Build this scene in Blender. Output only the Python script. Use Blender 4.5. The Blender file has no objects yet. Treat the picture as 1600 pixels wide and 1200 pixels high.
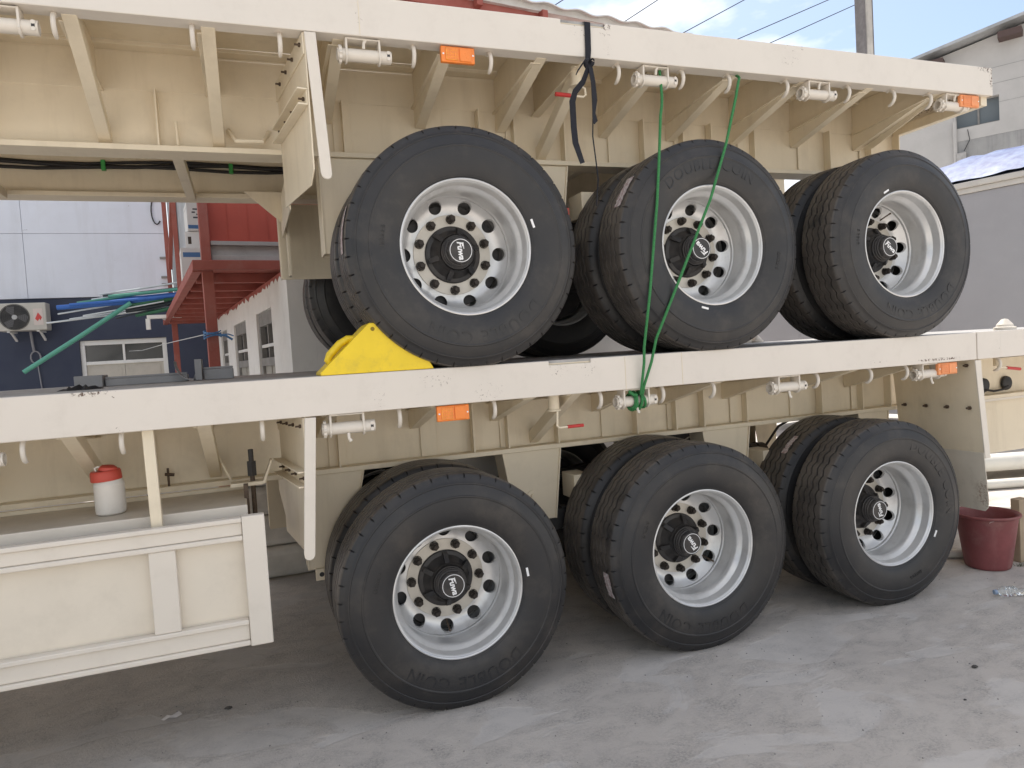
import bpy, bmesh, math, random
from mathutils import Vector, Matrix, Euler
random.seed(7)
R = math.radians
S = bpy.context.scene
COL = S.collection

# ------------------------------------------------------------------ camera
cam_d = bpy.data.cameras.new('camera'); cam = bpy.data.objects.new('camera', cam_d); COL.objects.link(cam)
cam_d.sensor_width = 36.0; cam_d.lens = 36.0 * 1112.48 / 1600.0
cam_d.clip_start = 0.05; cam_d.clip_end = 2000
_r = Vector((0.93574629, -0.34736098, -0.06098544)); _u = Vector((0.07287083, 0.02124333, 0.99711512)); _f = Vector((0.34506335, 0.93749084, -0.04519085))
cam.matrix_world = Matrix(((_r.x, _u.x, -_f.x, -0.8169), (_r.y, _u.y, -_f.y, -3.068), (_r.z, _u.z, -_f.z, 1.5926), (0, 0, 0, 1)))
S.camera = cam

# ------------------------------------------------------------------ sky, sun, exposure
SUN_TO = Vector((0.15, 0.52, 1.0)).normalized()
EL = math.asin(SUN_TO.z); AZ = math.atan2(SUN_TO.x, SUN_TO.y)
W = bpy.data.worlds.new('World'); S.world = W; W.use_nodes = True
nt = W.node_tree; nt.nodes.clear()
out = nt.nodes.new('ShaderNodeOutputWorld'); bg = nt.nodes.new('ShaderNodeBackground')
sky = nt.nodes.new('ShaderNodeTexSky'); sky.sky_type = 'NISHITA'; sky.sun_disc = False
sky.sun_elevation = EL; sky.sun_rotation = AZ; sky.air_density = 1.2; sky.dust_density = 2.0; sky.ozone_density = 1.5
geo = nt.nodes.new('ShaderNodeTexCoord')
mp = nt.nodes.new('ShaderNodeMapping'); mp.inputs['Scale'].default_value = (1.0, 1.0, 2.2); mp.inputs['Location'].default_value = (0.35, 0.1, 0.0)
nz = nt.nodes.new('ShaderNodeTexNoise'); nz.inputs['Scale'].default_value = 2.3; nz.inputs['Detail'].default_value = 7; nz.inputs['Roughness'].default_value = 0.55
rp = nt.nodes.new('ShaderNodeValToRGB'); rp.color_ramp.elements[0].position = 0.445; rp.color_ramp.elements[1].position = 0.60
cl = nt.nodes.new('ShaderNodeMix'); cl.data_type = 'RGBA'; cl.inputs['B'].default_value = (10.6, 10.1, 9.5, 1)
nt.links.new(geo.outputs['Generated'], mp.inputs['Vector']); nt.links.new(mp.outputs['Vector'], nz.inputs['Vector'])
nt.links.new(nz.outputs['Fac'], rp.inputs['Fac']); nt.links.new(rp.outputs['Color'], cl.inputs['Factor'])
nt.links.new(sky.outputs['Color'], cl.inputs['A']); nt.links.new(cl.outputs['Result'], bg.inputs['Color'])
bg.inputs['Strength'].default_value = 0.10
nt.links.new(bg.outputs['Background'], out.inputs['Surface'])
sun_d = bpy.data.lights.new('sun', 'SUN'); sun_d.energy = 3.6; sun_d.angle = R(0.6); sun_d.color = (1.0, 0.95, 0.88)
sun = bpy.data.objects.new('sun', sun_d); COL.objects.link(sun); sun.location = (4, 20, 30)
sun.rotation_euler = (-SUN_TO).to_track_quat('-Z', 'Y').to_euler()
S.view_settings.view_transform = 'Standard'; S.view_settings.look = 'None'
S.view_settings.exposure = 0.80; S.view_settings.gamma = 1.0; S.view_settings.use_curve_mapping = False
S.cycles.use_denoising = True
S.cycles.max_bounces = 10; S.cycles.diffuse_bounces = 6

# ------------------------------------------------------------------ materials
MATS = {}
def mat(name, col, rough=0.5, metal=0.0, var=0.0, vscale=6.0, col2=None, bump=0.0, bscale=60.0, spec=0.5, dirt=None, chips=None, spots=None, coat=0.0, detail=5, streak=None, radial=None, rnd=False):
    """procedural principled material: base colour varied by noise, optional dirt / chips / rust spots, fine bump"""
    if name in MATS: return MATS[name]
    m = bpy.data.materials.new(name); m.use_nodes = True; n = m.node_tree; L = n.links.new
    b = n.nodes['Principled BSDF']
    b.inputs['Roughness'].default_value = rough; b.inputs['Metallic'].default_value = metal
    b.inputs['Specular IOR Level'].default_value = spec; b.inputs['Coat Weight'].default_value = coat
    tc = n.nodes.new('ShaderNodeTexCoord')
    base_vec = tc.outputs['Object']
    if rnd:
        oi = n.nodes.new('ShaderNodeObjectInfo'); sc_ = n.nodes.new('ShaderNodeVectorMath'); sc_.operation = 'SCALE'; sc_.inputs[0].default_value = (37, 53, 71); L(oi.outputs['Random'], sc_.inputs['Scale'])
        ad_ = n.nodes.new('ShaderNodeVectorMath'); ad_.operation = 'ADD'; L(tc.outputs['Object'], ad_.inputs[0]); L(sc_.outputs[0], ad_.inputs[1]); base_vec = ad_.outputs[0]
    def noise(scale, det=5, rg=0.6, vec=None):
        t = n.nodes.new('ShaderNodeTexNoise'); t.inputs['Scale'].default_value = scale; t.inputs['Detail'].default_value = det; t.inputs['Roughness'].default_value = rg
        L(vec or base_vec, t.inputs['Vector']); return t.outputs['Fac']
    def ramp(x, a, c):
        r = n.nodes.new('ShaderNodeMapRange'); r.inputs['From Min'].default_value = a; r.inputs['From Max'].default_value = c; L(x, r.inputs['Value']); return r.outputs['Result']
    def mixc(f, A, B):
        x = n.nodes.new('ShaderNodeMix'); x.data_type = 'RGBA'
        if isinstance(f, (int, float)): x.inputs['Factor'].default_value = f
        else: L(f, x.inputs['Factor'])
        for s, v in (('A', A), ('B', B)):
            if isinstance(v, tuple): x.inputs[s].default_value = (*v, 1)
            else: L(v, x.inputs[s])
        return x.outputs['Result']
    def math_(op, a, c):
        x = n.nodes.new('ShaderNodeMath'); x.operation = op
        for i, v in enumerate((a, c)):
            if isinstance(v, (int, float)): x.inputs[i].default_value = v
            else: L(v, x.inputs[i])
        return x.outputs[0]
    c = tuple(col)
    if var:
        c2 = col2 or tuple(v * (1 - var) for v in col)
        c = mixc(ramp(noise(vscale, detail), 0.35, 0.68), c, tuple(c2))
    if dirt:
        dc, ds, da = dirt
        c = mixc(math_('MULTIPLY', ramp(noise(ds, 8, 0.7), 0.52, 0.78), da), c, tuple(dc))
    if streak:
        mpn = n.nodes.new('ShaderNodeMapping'); mpn.inputs['Scale'].default_value = streak[1]; L(tc.outputs['Object'], mpn.inputs['Vector'])
        c = mixc(math_('MULTIPLY', ramp(noise(1.0, 6, 0.65, mpn.outputs['Vector']), 0.5, 0.72), streak[2]), c, tuple(streak[0]))
    if chips:
        cc, s1, th = chips
        f = math_('MULTIPLY', ramp(noise(s1, 6, 0.75), th, th + 0.03), ramp(noise(s1 * 0.09, 3), 0.52, 0.58))
        c = mixc(f, c, tuple(cc))
    if spots:
        sc, pts = spots
        geoP = tc.outputs['Object']; nn = noise(60, 5, 0.8)
        for (px, py, pz, sx, sz, th, *sy) in pts:
            sub = n.nodes.new('ShaderNodeVectorMath'); sub.operation = 'SUBTRACT'; L(geoP, sub.inputs[0]); sub.inputs[1].default_value = (px, py, pz)
            mul = n.nodes.new('ShaderNodeVectorMath'); mul.operation = 'MULTIPLY'; L(sub.outputs[0], mul.inputs[0]); mul.inputs[1].default_value = (1 / sx, 1 / sy[0] if sy else 0.0, 1 / sz)
            ln = n.nodes.new('ShaderNodeVectorMath'); ln.operation = 'LENGTH'; L(mul.outputs[0], ln.inputs[0])
            inv = ramp(ln.outputs['Value'], 1.0, 0.6)
            t_ = .50 if th < .37 else .585
            f = math_('MULTIPLY', inv, ramp(math_('ADD', nn, math_('MULTIPLY', inv, .03)), t_ + .03, t_ + .07))
            c = mixc(f, c, tuple(sc))
    if radial:   # road dust on the raised tread; groove shade put into the colour by radius
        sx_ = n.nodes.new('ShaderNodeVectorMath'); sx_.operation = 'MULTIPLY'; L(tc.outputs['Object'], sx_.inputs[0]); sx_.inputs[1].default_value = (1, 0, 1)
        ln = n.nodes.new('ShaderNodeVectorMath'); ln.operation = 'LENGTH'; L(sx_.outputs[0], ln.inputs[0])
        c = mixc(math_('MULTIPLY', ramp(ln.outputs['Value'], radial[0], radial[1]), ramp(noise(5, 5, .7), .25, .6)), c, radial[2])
    if isinstance(c, tuple): b.inputs['Base Color'].default_value = (*c, 1)
    else: L(c, b.inputs['Base Color'])
    if bump:
        bn = n.nodes.new('ShaderNodeBump'); bn.inputs['Strength'].default_value = bump; bn.inputs['Distance'].default_value = 0.004
        L(noise(bscale, 6), bn.inputs['Height']); L(bn.outputs['Normal'], b.inputs['Normal'])
    if var or dirt:
        r = n.nodes.new('ShaderNodeMapRange'); r.inputs['To Min'].default_value = max(0.05, rough - 0.07); r.inputs['To Max'].default_value = min(1, rough + 0.12)
        L(noise(vscale * 2.3, 4), r.inputs['Value']); L(r.outputs['Result'], b.inputs['Roughness'])
    MATS[name] = m; return m

CREAM = (0.785, 0.695, 0.535)  # same paint as the rails, with warm inner bounce light put into the tone
RUST = (0.10, 0.055, 0.035)
M_cream = mat('cream_paint', CREAM, 0.42, var=0.06, vscale=3.0, dirt=((0.42, 0.35, 0.26), 5.0, 0.22), chips=((0.2, 0.14, 0.09), 55, 0.69), bump=0.07, bscale=25, streak=((0.44, 0.36, 0.25), (9, 9, 1.1), 0.22))
M_rail_low = mat('cream_paint_scuffed', (0.72, 0.665, 0.595), 0.42, var=0.05, vscale=2.0, dirt=((0.45, 0.4, 0.34), 7.0, 0.25), chips=((0.22, 0.18, 0.15), 48, 0.665), bump=0.06, bscale=18,
    spots=(RUST, [(-1.385, 0, 1.535, 0.07, 0.018, 0.30), (-1.31, 0, 1.528, 0.03, 0.03, 0.42), (0.55, 0, 1.50, 0.06, 0.05, 0.43), (0.70, 0, 1.49, 0.07, 0.05, 0.44), (-1.30, 0, 1.385, 0.04, 0.02, 0.40),
        (-0.30, 0, 1.43, 0.04, 0.06, 0.46), (-0.05, 0, 1.49, 0.10, 0.04, 0.48), (0.2, 0, 1.42, 0.10, 0.05, 0.50), (2.5, 0, 1.41, 0.16, 0.012, 0.38), (3.0, 0, 1.395, 0.22, 0.010, 0.36)]))
M_rail_up = mat('cream_paint_weathered', (0.72, 0.67, 0.60), 0.42, var=0.05, vscale=2.0, dirt=((0.45, 0.4, 0.34), 7.0, 0.22), chips=((0.25, 0.19, 0.15), 48, 0.675), bump=0.06, bscale=18,
    spots=(RUST, [(0.63, 0, 1.55, 0.06, 0.03, 0.44), (0.755, 0, 1.56, 0.03, 0.02, 0.28), (0.75, 0, 1.525, 0.06, 0.02, 0.38), (0.62, 0, 1.51, 0.06, 0.015, 0.42), (0.75, 0, 1.45, 0.04, 0.03, 0.40), (1.88, 0, 1.56, 0.09, 0.03, 0.42), (1.85, 0, 1.49, 0.09, 0.03, 0.44), (3.32, 0, 1.57, 0.10, 0.03, 0.33), (3.36, 0, 1.50, 0.03, 0.06, 0.36), (-0.41, 0, 1.5, 0.02, 0.06, 0.46)]))
M_beam_low = mat('cream_beam_stained', CREAM, 0.42, var=0.06, vscale=3.0, dirt=((0.42, 0.35, 0.26), 5.0, 0.28), chips=((0.2, 0.14, 0.09), 55, 0.69), bump=0.07, bscale=25, streak=((0.44, 0.36, 0.25), (9, 9, 1.1), 0.25))
M_white = mat('white_paint', (0.80, 0.79, 0.76), 0.45, var=0.05, dirt=((0.5, 0.46, 0.4), 6, 0.2))
M_cream_lit = mat('cream_paint_lit', (0.72, 0.665, 0.585), 0.42, var=0.05, vscale=3, dirt=((0.5, 0.45, 0.38), 6, 0.25), chips=((0.3, 0.25, 0.2), 60, 0.69), bump=0.04, bscale=20)  # paler copy of the cream paint; stronger outside light put into the colour
M_deck = mat('deck_steel', (0.44, 0.43, 0.415), 0.6, var=0.5, vscale=9, dirt=((0.3, 0.26, 0.22), 4, 0.5), bump=0.6, bscale=90)
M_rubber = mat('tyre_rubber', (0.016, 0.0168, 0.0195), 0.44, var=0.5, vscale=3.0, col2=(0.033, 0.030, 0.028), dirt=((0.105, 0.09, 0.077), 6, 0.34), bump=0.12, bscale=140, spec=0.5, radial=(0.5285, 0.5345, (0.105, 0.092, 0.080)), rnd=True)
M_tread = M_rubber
M_rim = mat('wheel_silver', (0.74, 0.74, 0.735), 0.30, metal=0.45, var=0.12, vscale=5, dirt=((0.36, 0.33, 0.29), 9, 0.45), bump=0.05, bscale=70, rnd=True)
M_face = mat('mounting_face_steel', (0.64, 0.60, 0.53), 0.42, metal=0.35, var=0.15, vscale=7, dirt=((0.35, 0.30, 0.24), 12, 0.4), rnd=True)  # machined face; its beige reflection is put into the base colour
M_hub = mat('hub_black', (0.022, 0.022, 0.024), 0.42, var=0.4, vscale=12, col2=(0.045, 0.04, 0.037), dirt=((.11, .09, .075), 10, .45), bump=0.15, bscale=80, rnd=True)
M_nut = mat('nut_steel_dark', (0.055, 0.045, 0.038), 0.5, metal=0.5, var=0.4, vscale=30)
M_black = mat('black_chassis', (0.02, 0.021, 0.024), 0.6, var=0.4, vscale=8, col2=(0.045, 0.042, 0.04))
M_amber = mat('amber_plastic', (0.90, 0.24, 0.025), 0.28, var=0.12, vscale=30, coat=0.3)
M_amber2 = mat('amber_reflector', (0.95, 0.33, 0.03), 0.22, var=0.25, vscale=60, coat=0.4)
M_amber_faded = mat('amber_plastic_faded', (0.87, 0.33, 0.13), 0.4, var=0.15, vscale=30)
M_red = mat('red_plastic', (0.55, 0.04, 0.035), 0.4, var=0.15)
M_yellow = mat('yellow_plastic', (0.86, 0.62, 0.02), 0.42, var=0.08, vscale=10, dirt=((0.42, 0.31, 0.06), 11, 0.5), chips=((.12, .10, .06), 70, .66), bump=0.1, bscale=70)
M_logo = mat('white_print', (0.85, 0.85, 0.85), 0.5)
M_strap = mat('navy_webbing', (0.013, 0.014, 0.022), 0.8, var=0.4, vscale=60, bump=0.4, bscale=300)
M_rope = mat('green_rope', (0.022, 0.155, 0.045), 0.8, var=0.35, vscale=200, col2=(0.06, 0.27, 0.09), bump=0.6, bscale=300)
M_cable = mat('black_cable', (0.02, 0.018, 0.018), 0.6, var=0.3)
M_clip = mat('green_clip', (0.05, 0.35, 0.08), 0.5)
M_bolt = mat('bolt_brown', (0.12, 0.085, 0.06), 0.55, metal=0.4, var=0.4, vscale=60)
M_sticker = mat('peeling_label', (0.62, 0.60, 0.60), 0.6, var=0.6, vscale=70, col2=(0.25, 0.12, 0.12))

# ------------------------------------------------------------------ mesh builder
class MB:
    def __init__(s): s.v = []; s.f = []
    def add(s, vs, fs):
        o = len(s.v); s.v += [tuple(v) for v in vs]; s.f += [tuple(i + o for i in f) for f in fs]; return s
    def box(s, lo, hi, mtx=None):
        (a, b, c), (d, e, g) = lo, hi
        vs = [(a, b, c), (d, b, c), (d, e, c), (a, e, c), (a, b, g), (d, b, g), (d, e, g), (a, e, g)]
        if mtx: vs = [mtx @ Vector(v) for v in vs]
        return s.add(vs, [(0, 3, 2, 1), (4, 5, 6, 7), (0, 1, 5, 4), (1, 2, 6, 5), (2, 3, 7, 6), (3, 0, 4, 7)])
    def beam(s, p0, p1, w, h, up=(0, 0, 1)):
        p0, p1 = Vector(p0), Vector(p1); d = (p1 - p0).normalized(); up = Vector(up)
        x = d.cross(up).normalized(); y = x.cross(d)
        vs = []
        for p in (p0, p1):
            for (i, j) in ((-1, -1), (1, -1), (1, 1), (-1, 1)): vs.append(p + x * w / 2 * i + y * h / 2 * j)
        return s.add(vs, [(0, 1, 2, 3), (7, 6, 5, 4), (0, 4, 5, 1), (1, 5, 6, 2), (2, 6, 7, 3), (3, 7, 4, 0)])
    def tube(s, pts, r, n=10, cap=True):
        pts = [Vector(p) for p in pts]; rings = []
        rr = r if isinstance(r, (list, tuple)) else [r] * len(pts)
        d0 = (pts[1] - pts[0]).normalized(); ref = Vector((0, 0, 1)) if abs(d0.z) < 0.9 else Vector((1, 0, 0))
        x = d0.cross(ref).normalized()
        vs = []; fs = []
        for i, p in enumerate(pts):
            d = (pts[min(i + 1, len(pts) - 1)] - pts[max(i - 1, 0)]).normalized()
            x = (x - d * x.dot(d)).normalized(); y = d.cross(x)
            for k in range(n):
                a = 2 * math.pi * k / n; vs.append(p + (x * math.cos(a) + y * math.sin(a)) * rr[i])
        for i in range(len(pts) - 1):
            for k in range(n):
                k2 = (k + 1) % n; fs.append((i * n + k, i * n + k2, (i + 1) * n + k2, (i + 1) * n + k))
        if cap: fs.append(tuple(range(n - 1, -1, -1))); fs.append(tuple((len(pts) - 1) * n + k for k in range(n)))
        return s.add(vs, fs)
    def lathe(s, prof, n=48, axis='y', c=(0, 0, 0), close=False):
        """prof: (radius, position along the axis)"""
        vs = []; fs = []; m = len(prof)
        for k in range(n):
            a = 2 * math.pi * k / n; ca, sa = math.cos(a), math.sin(a)
            for (r, t) in prof:
                if axis == 'y': vs.append((c[0] + r * ca, c[1] + t, c[2] + r * sa))
                elif axis == 'z': vs.append((c[0] + r * ca, c[1] - r * sa, c[2] + t))
                else: vs.append((c[0] + t, c[1] + r * ca, c[2] - r * sa))
        for k in range(n):
            k2 = (k + 1) % n
            for j in range(m - 1 if not close else m):
                j2 = (j + 1) % m
                q = [k * m + j, k2 * m + j, k2 * m + j2, k * m + j2]
                if prof[j][0] < 1e-6: q = [q[0], q[2], q[3]]
                elif prof[j2][0] < 1e-6: q = [q[0], q[1], q[2]]
                fs.append(tuple(q))
        return s.add(vs, fs)
    def prism(s, poly, axis, a, b):
        """extrude polygon (2-D) along axis from a to b; axis x: poly is (y,z); y: (x,z); z: (x,y)"""
        def P(u, v, t): return {'x': (t, u, v), 'y': (u, t, v), 'z': (u, v, t)}[axis]
        n = len(poly); vs = [P(u, v, a) for u, v in poly] + [P(u, v, b) for u, v in poly]
        fs = [tuple(range(n)), tuple(range(2 * n - 1, n - 1, -1))] + [(i, i + n, (i + 1) % n + n, (i + 1) % n) for i in range(n)]
        return s.add(vs, fs)
    def xf(s, m):
        s.v = [tuple(m @ Vector(v)) for v in s.v]; return s
    def mesh(s, name, material, angle=35, fix=True):
        me = bpy.data.meshes.new(name); me.from_pydata(s.v, [], s.f)
        if fix:
            bm = bmesh.new(); bm.from_mesh(me)
            bmesh.ops.remove_doubles(bm, verts=bm.verts, dist=1e-6)
            bmesh.ops.recalc_face_normals(bm, faces=bm.faces); bm.to_mesh(me); bm.free()
        me.materials.append(material)
        if angle: me.shade_smooth(); me.set_sharp_from_angle(angle=R(angle))
        return me
    def build(s, name, material, parent=None, bevel=0.0, angle=35, fix=True, seg=2):
        o = link(name, s.mesh(name, material, angle, fix), parent)
        if bevel:
            md = o.modifiers.new('bevel', 'BEVEL'); md.width = bevel; md.segments = seg; md.limit_method = 'ANGLE'; md.angle_limit = R(40); md.harden_normals = False
        return o
def link(name, me, parent=None, loc=None, rot=None):
    o = bpy.data.objects.new(name, me); COL.objects.link(o)
    if parent: o.parent = parent
    if loc: o.location = loc
    if rot: o.rotation_euler = rot
    return o
def thing(name, label, cat, loc=(0, 0, 0), rz=0, group=None):
    o = bpy.data.objects.new(name, None); COL.objects.link(o); o.location = loc; o.rotation_euler = (0, 0, rz); o.empty_display_size = 0.1
    return tag(o, label, cat, group)
def tag(o, label, cat, group=None):
    o['label'] = label; o['category'] = cat
    if group: o['group'] = group
    return o
def struct(o): o['kind'] = 'structure'; return o
def text_mb(body, size, depth, shear=0.0, bold=0.0):
    """lettering facing -y, centred on the origin, front face at y=-depth"""
    c = bpy.data.curves.new('lettering', 'FONT'); c.body = body; c.size = size; c.extrude = depth / 2; c.shear = shear; c.offset = bold; c.align_x = 'CENTER'; c.resolution_u = 3
    o = bpy.data.objects.new('lettering', c); COL.objects.link(o)
    dg = bpy.context.evaluated_depsgraph_get(); me = bpy.data.meshes.new_from_object(o.evaluated_get(dg))
    mb = MB(); ys = [v.co.y for v in me.vertices] or [0]; cy = (min(ys) + max(ys)) / 2
    mb.add([(v.co.x, -v.co.z - depth / 2, v.co.y - cy) for v in me.vertices], [tuple(p.vertices) for p in me.polygons])
    wd = max([v.co.x for v in me.vertices] or [0]) - min([v.co.x for v in me.vertices] or [0])
    bpy.data.objects.remove(o); bpy.data.curves.remove(c); bpy.data.meshes.remove(me)
    return mb, wd

# ------------------------------------------------------------------ ground
def ground_material():
    m = bpy.data.materials.new('yard_concrete'); m.use_nodes = True; n = m.node_tree; L = n.links.new; b = n.nodes['Principled BSDF']
    tc = n.nodes.new('ShaderNodeTexCoord')
    def noise(s, d=6, r=0.6, sc=(1, 1, 1), dist=0.0):
        mpn = n.nodes.new('ShaderNodeMapping'); mpn.inputs['Scale'].default_value = sc; L(tc.outputs['Object'], mpn.inputs['Vector'])
        t = n.nodes.new('ShaderNodeTexNoise'); t.inputs['Scale'].default_value = s; t.inputs['Detail'].default_value = d; t.inputs['Roughness'].default_value = r; t.inputs['Distortion'].default_value = dist
        L(mpn.outputs['Vector'], t.inputs['Vector']); return t.outputs['Fac']
    def rng(x, a, c, lo=0, hi=1):
        r = n.nodes.new('ShaderNodeMapRange'); r.inputs['From Min'].default_value = a; r.inputs['From Max'].default_value = c; r.inputs['To Min'].default_value = lo; r.inputs['To Max'].default_value = hi; L(x, r.inputs['Value']); return r.outputs['Result']
    def mixc(f, A, B):
        x = n.nodes.new('ShaderNodeMix'); x.data_type = 'RGBA'; L(f, x.inputs['Factor'])
        for s, v in (('A', A), ('B', B)):
            if isinstance(v, tuple): x.inputs[s].default_value = (*v, 1)
            else: L(v, x.inputs[s])
        return x.outputs['Result']
    def mul(a, c):
        x = n.nodes.new('ShaderNodeMath'); x.operation = 'MULTIPLY'
        for i, v in enumerate((a, c)):
            if isinstance(v, (int, float)): x.inputs[i].default_value = v
            else: L(v, x.inputs[i])
        return x.outputs[0]
    c = mixc(rng(noise(0.9, 5), 0.35, 0.65), (0.525, 0.482, 0.437), (0.575, 0.532, 0.485))
    patch = rng(noise(1.7, 4, 0.5, (1, 1.8, 1), 0.6), 0.55, 0.59)              # smooth skimmed patches
    pit = rng(noise(5.5, 7, 0.68, (1, 1.5, 1), 0.5), 0.44, 0.66)                     # where the surface is worn to grit
    grain = rng(noise(85, 6, 0.8), 0.40, 0.62)
    c = mixc(mul(mul(pit, grain), 0.9), c, (0.26, 0.245, 0.23))
    c = mixc(mul(rng(noise(150, 3, 0.7), 0.60, 0.70), 0.5), c, (0.64, 0.625, 0.60))
    c = mixc(mul(patch, 0.4), c, (0.55, 0.53, 0.505))
    c = mixc(mul(rng(noise(0.8, 8, 0.7, (1, 1, 1), 1.0), 0.52, 0.75), 0.4), c, (0.30, 0.285, 0.27))  # oil and wheel dirt
    c = mixc(mul(rng(noise(6.0, 8, 0.75, (0.5, 2.2, 1), 1.2), 0.66, 0.72), 0.22), c, (0.70, 0.685, 0.66)) # scraped pale streaks
    L(c, b.inputs['Base Color']); b.inputs['Roughness'].default_value = 0.9; b.inputs['Specular IOR Level'].default_value = 0.3
    bn = n.nodes.new('ShaderNodeBump'); bn.inputs['Strength'].default_value = 0.8; bn.inputs['Distance'].default_value = 0.008
    inv = rng(patch, 0, 1, 1, 0.25)
    L(mul(noise(70, 8, 0.75), inv), bn.inputs['Height']); L(bn.outputs['Normal'], b.inputs['Normal'])
    return m
g = MB(); g.add([(-150, -150, 0), (150, -150, 0), (150, 150, 0), (-150, 150, 0)], [(0, 1, 2, 3)])
struct(g.build('ground', ground_material(), angle=0))

# ------------------------------------------------------------------ wheel meshes (outer flange in the plane y=0, axis along y)
TC = 0.118
def tyre_mesh():
    NA = 258
    side = [(.030, .288), (.014, .292), (.003, .299), (-.010, .309), (-.0115, .313), (-.0135, .3135), (-.020, .325), (-.027, .345), (-.032, .372), (-.0345, .40), (-.0352, .418), (-.0348, .432), (-.037, .436), (-.037, .441),
            (-.0335, .444), (-.0295, .458), (-.023, .475), (-.0165, .489), (-.0185, .492), (-.0175, .496), (-.0115, .501), (-.006, .510), (-.001, .519), (.003, .5265), (.007, .5315)]
    gc = [-.064, -.0215, .0215, .064]; gw = .0060
    tread = [(-.104, 0, 1, 0), (-.094, 0, 0, 0)]
    for c in gc: tread += [(c - gw, 1, 0, 0), (c - gw * .7, 1, 0, 1), (c + gw * .7, 1, 0, 1), (c + gw, 1, 0, 0)]
    tread += [(.094, 0, 0, 0), (.104, 0, 1, 0)]
    vs = []; fs = []
    zig = [-1, 0, 1, 1, 0, -1]
    for k in range(NA):
        a = 2 * math.pi * (k + {1: -.66, 5: .66}.get(k % 6, 0)) / NA; ca, sa = math.cos(a), math.sin(a)
        z = zig[k % 6] * .0068; notch = (k % 6) == 0
        ring = [(y, r - (.009 if notch and r > .526 else .004 if notch and r > .518 else 0)) for (y, r) in side]
        for (t, zz, sh, dp) in tread:
            r = .540 - .5 * (t / .11) ** 2 * .010 - (.018 if dp else 0) - (.009 if (sh and notch) else 0)
            ring.append((TC + t + (z if zz else 0), r))
        ring += [(2 * TC - y, r - (.009 if notch and r > .526 else .004 if notch and r > .518 else 0)) for (y, r) in reversed(side)]
        for (y, r) in ring:
            zc = r * sa
            if zc < -.527: zc = -.527 - (.527 + zc) * -.02
            vs.append((r * ca, y, zc))
    m = len(side) * 2 + len(tread)
    for k in range(NA):
        k2 = (k + 1) % NA
        for j in range(m - 1): fs.append((k * m + j, k * m + j + 1, k2 * m + j + 1, k2 * m + j))
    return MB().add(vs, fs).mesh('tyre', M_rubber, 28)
def rim_mesh(dish=True):
    mb = MB()
    front = [(.2965, .012), (.3035, .006), (.3050, .000), (.3030, -.0045), (.2985, -.006), (.2945, -.003), (.2925, .002), (.2905, .004), (.2875, .010), (.2865, .020), (.2855, .040), (.2830, .054), (.2755, .066), (.2690, .075), (.2650, .083), (.2635, .091), (.2640, .099), (.2680, .110), (.2712, .122), (.2716, .150), (.2710, .176), (.2695, .186), (.2672, .191), (.2650, .193), (.2632, .196), (.2628, .201), (.2640, .206), (.2650, .2105)]
    mb.lathe(front, 120)
    mb.lathe([(.2715, .200), (.274, .214), (.281, .222), (.286, .236), (.303, .240), (.303, .243), (.284, .239), (.279, .225), (.272, .215), (.266, .212)], 72)
    # disc with ten round hand holes: band from r .247 to .203
    def prof(s):  # s 0 (outer) .. 1 (inner)
        r = .265 - .077 * s; y = .2105 + .040 * s + .014 * math.sin(math.pi * s); return r, y
    n = 10; K = 24
    def P(th, s, d=0.0):
        r, y = prof(s); return (r * math.cos(th), y + d, r * math.sin(th))
    for i in range(n):
        c = 2 * math.pi * (i + .5) / n + math.pi / 2; hw = math.pi / n
        hole = []; rim_ = []; mid = []
        for k in range(K):
            a = 2 * math.pi * k / K; dx, ds = math.cos(a), math.sin(a)
            ht = .0325 / .232 * dx; hs = .44 + .385 * ds
            q = max(abs(dx), abs(ds)); bt = hw * dx / q; bs = .5 + .5 * ds / q
            hole.append(P(c + ht, hs)); rim_.append(P(c + bt, bs)); mid.append(P(c + ht + (bt - ht) * .5, hs + (bs - hs) * .5))
        back = [(x * .985, y + .014, z * .985) for x, y, z in hole]
        o = len(mb.v); mb.v += hole + mid + rim_ + back
        for k in range(K):
            k2 = (k + 1) % K
            mb.f += [(o + k, o + k2, o + K + k2, o + K + k), (o + K + k, o + K + k2, o + 2 * K + k2, o + 2 * K + k), (o + k2, o + k, o + 3 * K + k, o + 3 * K + k2)]
    mb.lathe([(.1882, .2503), (.180, .2540), (.175, .262)], 96)
    return mb.mesh('wheel', M_rim, 17, fix=True)
def face_mesh():
    mb = MB(); mb.lathe([(.1890, .2520), (.1890, .2452), (.1878, .2440), (.1300, .2440), (.1290, .2480), (.1280, .275)], 96)
    return mb.mesh('mounting_face', M_face, 30)
def hub_mesh():
    mb = MB()
    mb.lathe([(.1355, .2435), (.1350, .238), (.1310, .234), (.114, .230), (.098, .212), (.090, .196), (.0865, .186), (.0865, .172), (.084, .168), (.0835, .160)], 48)
    for i in range(6):
        a = 2 * math.pi * i / 6 + .25; c, s = math.cos(a), math.sin(a)
        M = Matrix(((c, 0, -s, 0), (0, 1, 0, 0), (s, 0, c, 0), (0, 0, 0, 1)))
        w = .011
        vs = [(.084, .182, -w), (.084, .182, w), (.128, .214, w), (.128, .214, -w), (.128, .243, -w), (.128, .243, w), (.084, .246, w), (.084, .246, -w)]
        mb.add([M @ Vector(v) for v in vs], [(0, 1, 2, 3), (3, 2, 5, 4), (4, 5, 6, 7), (0, 3, 4, 7), (1, 6, 5, 2), (0, 7, 6, 1)])
    return mb.mesh('hub', M_hub, 30)
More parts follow.
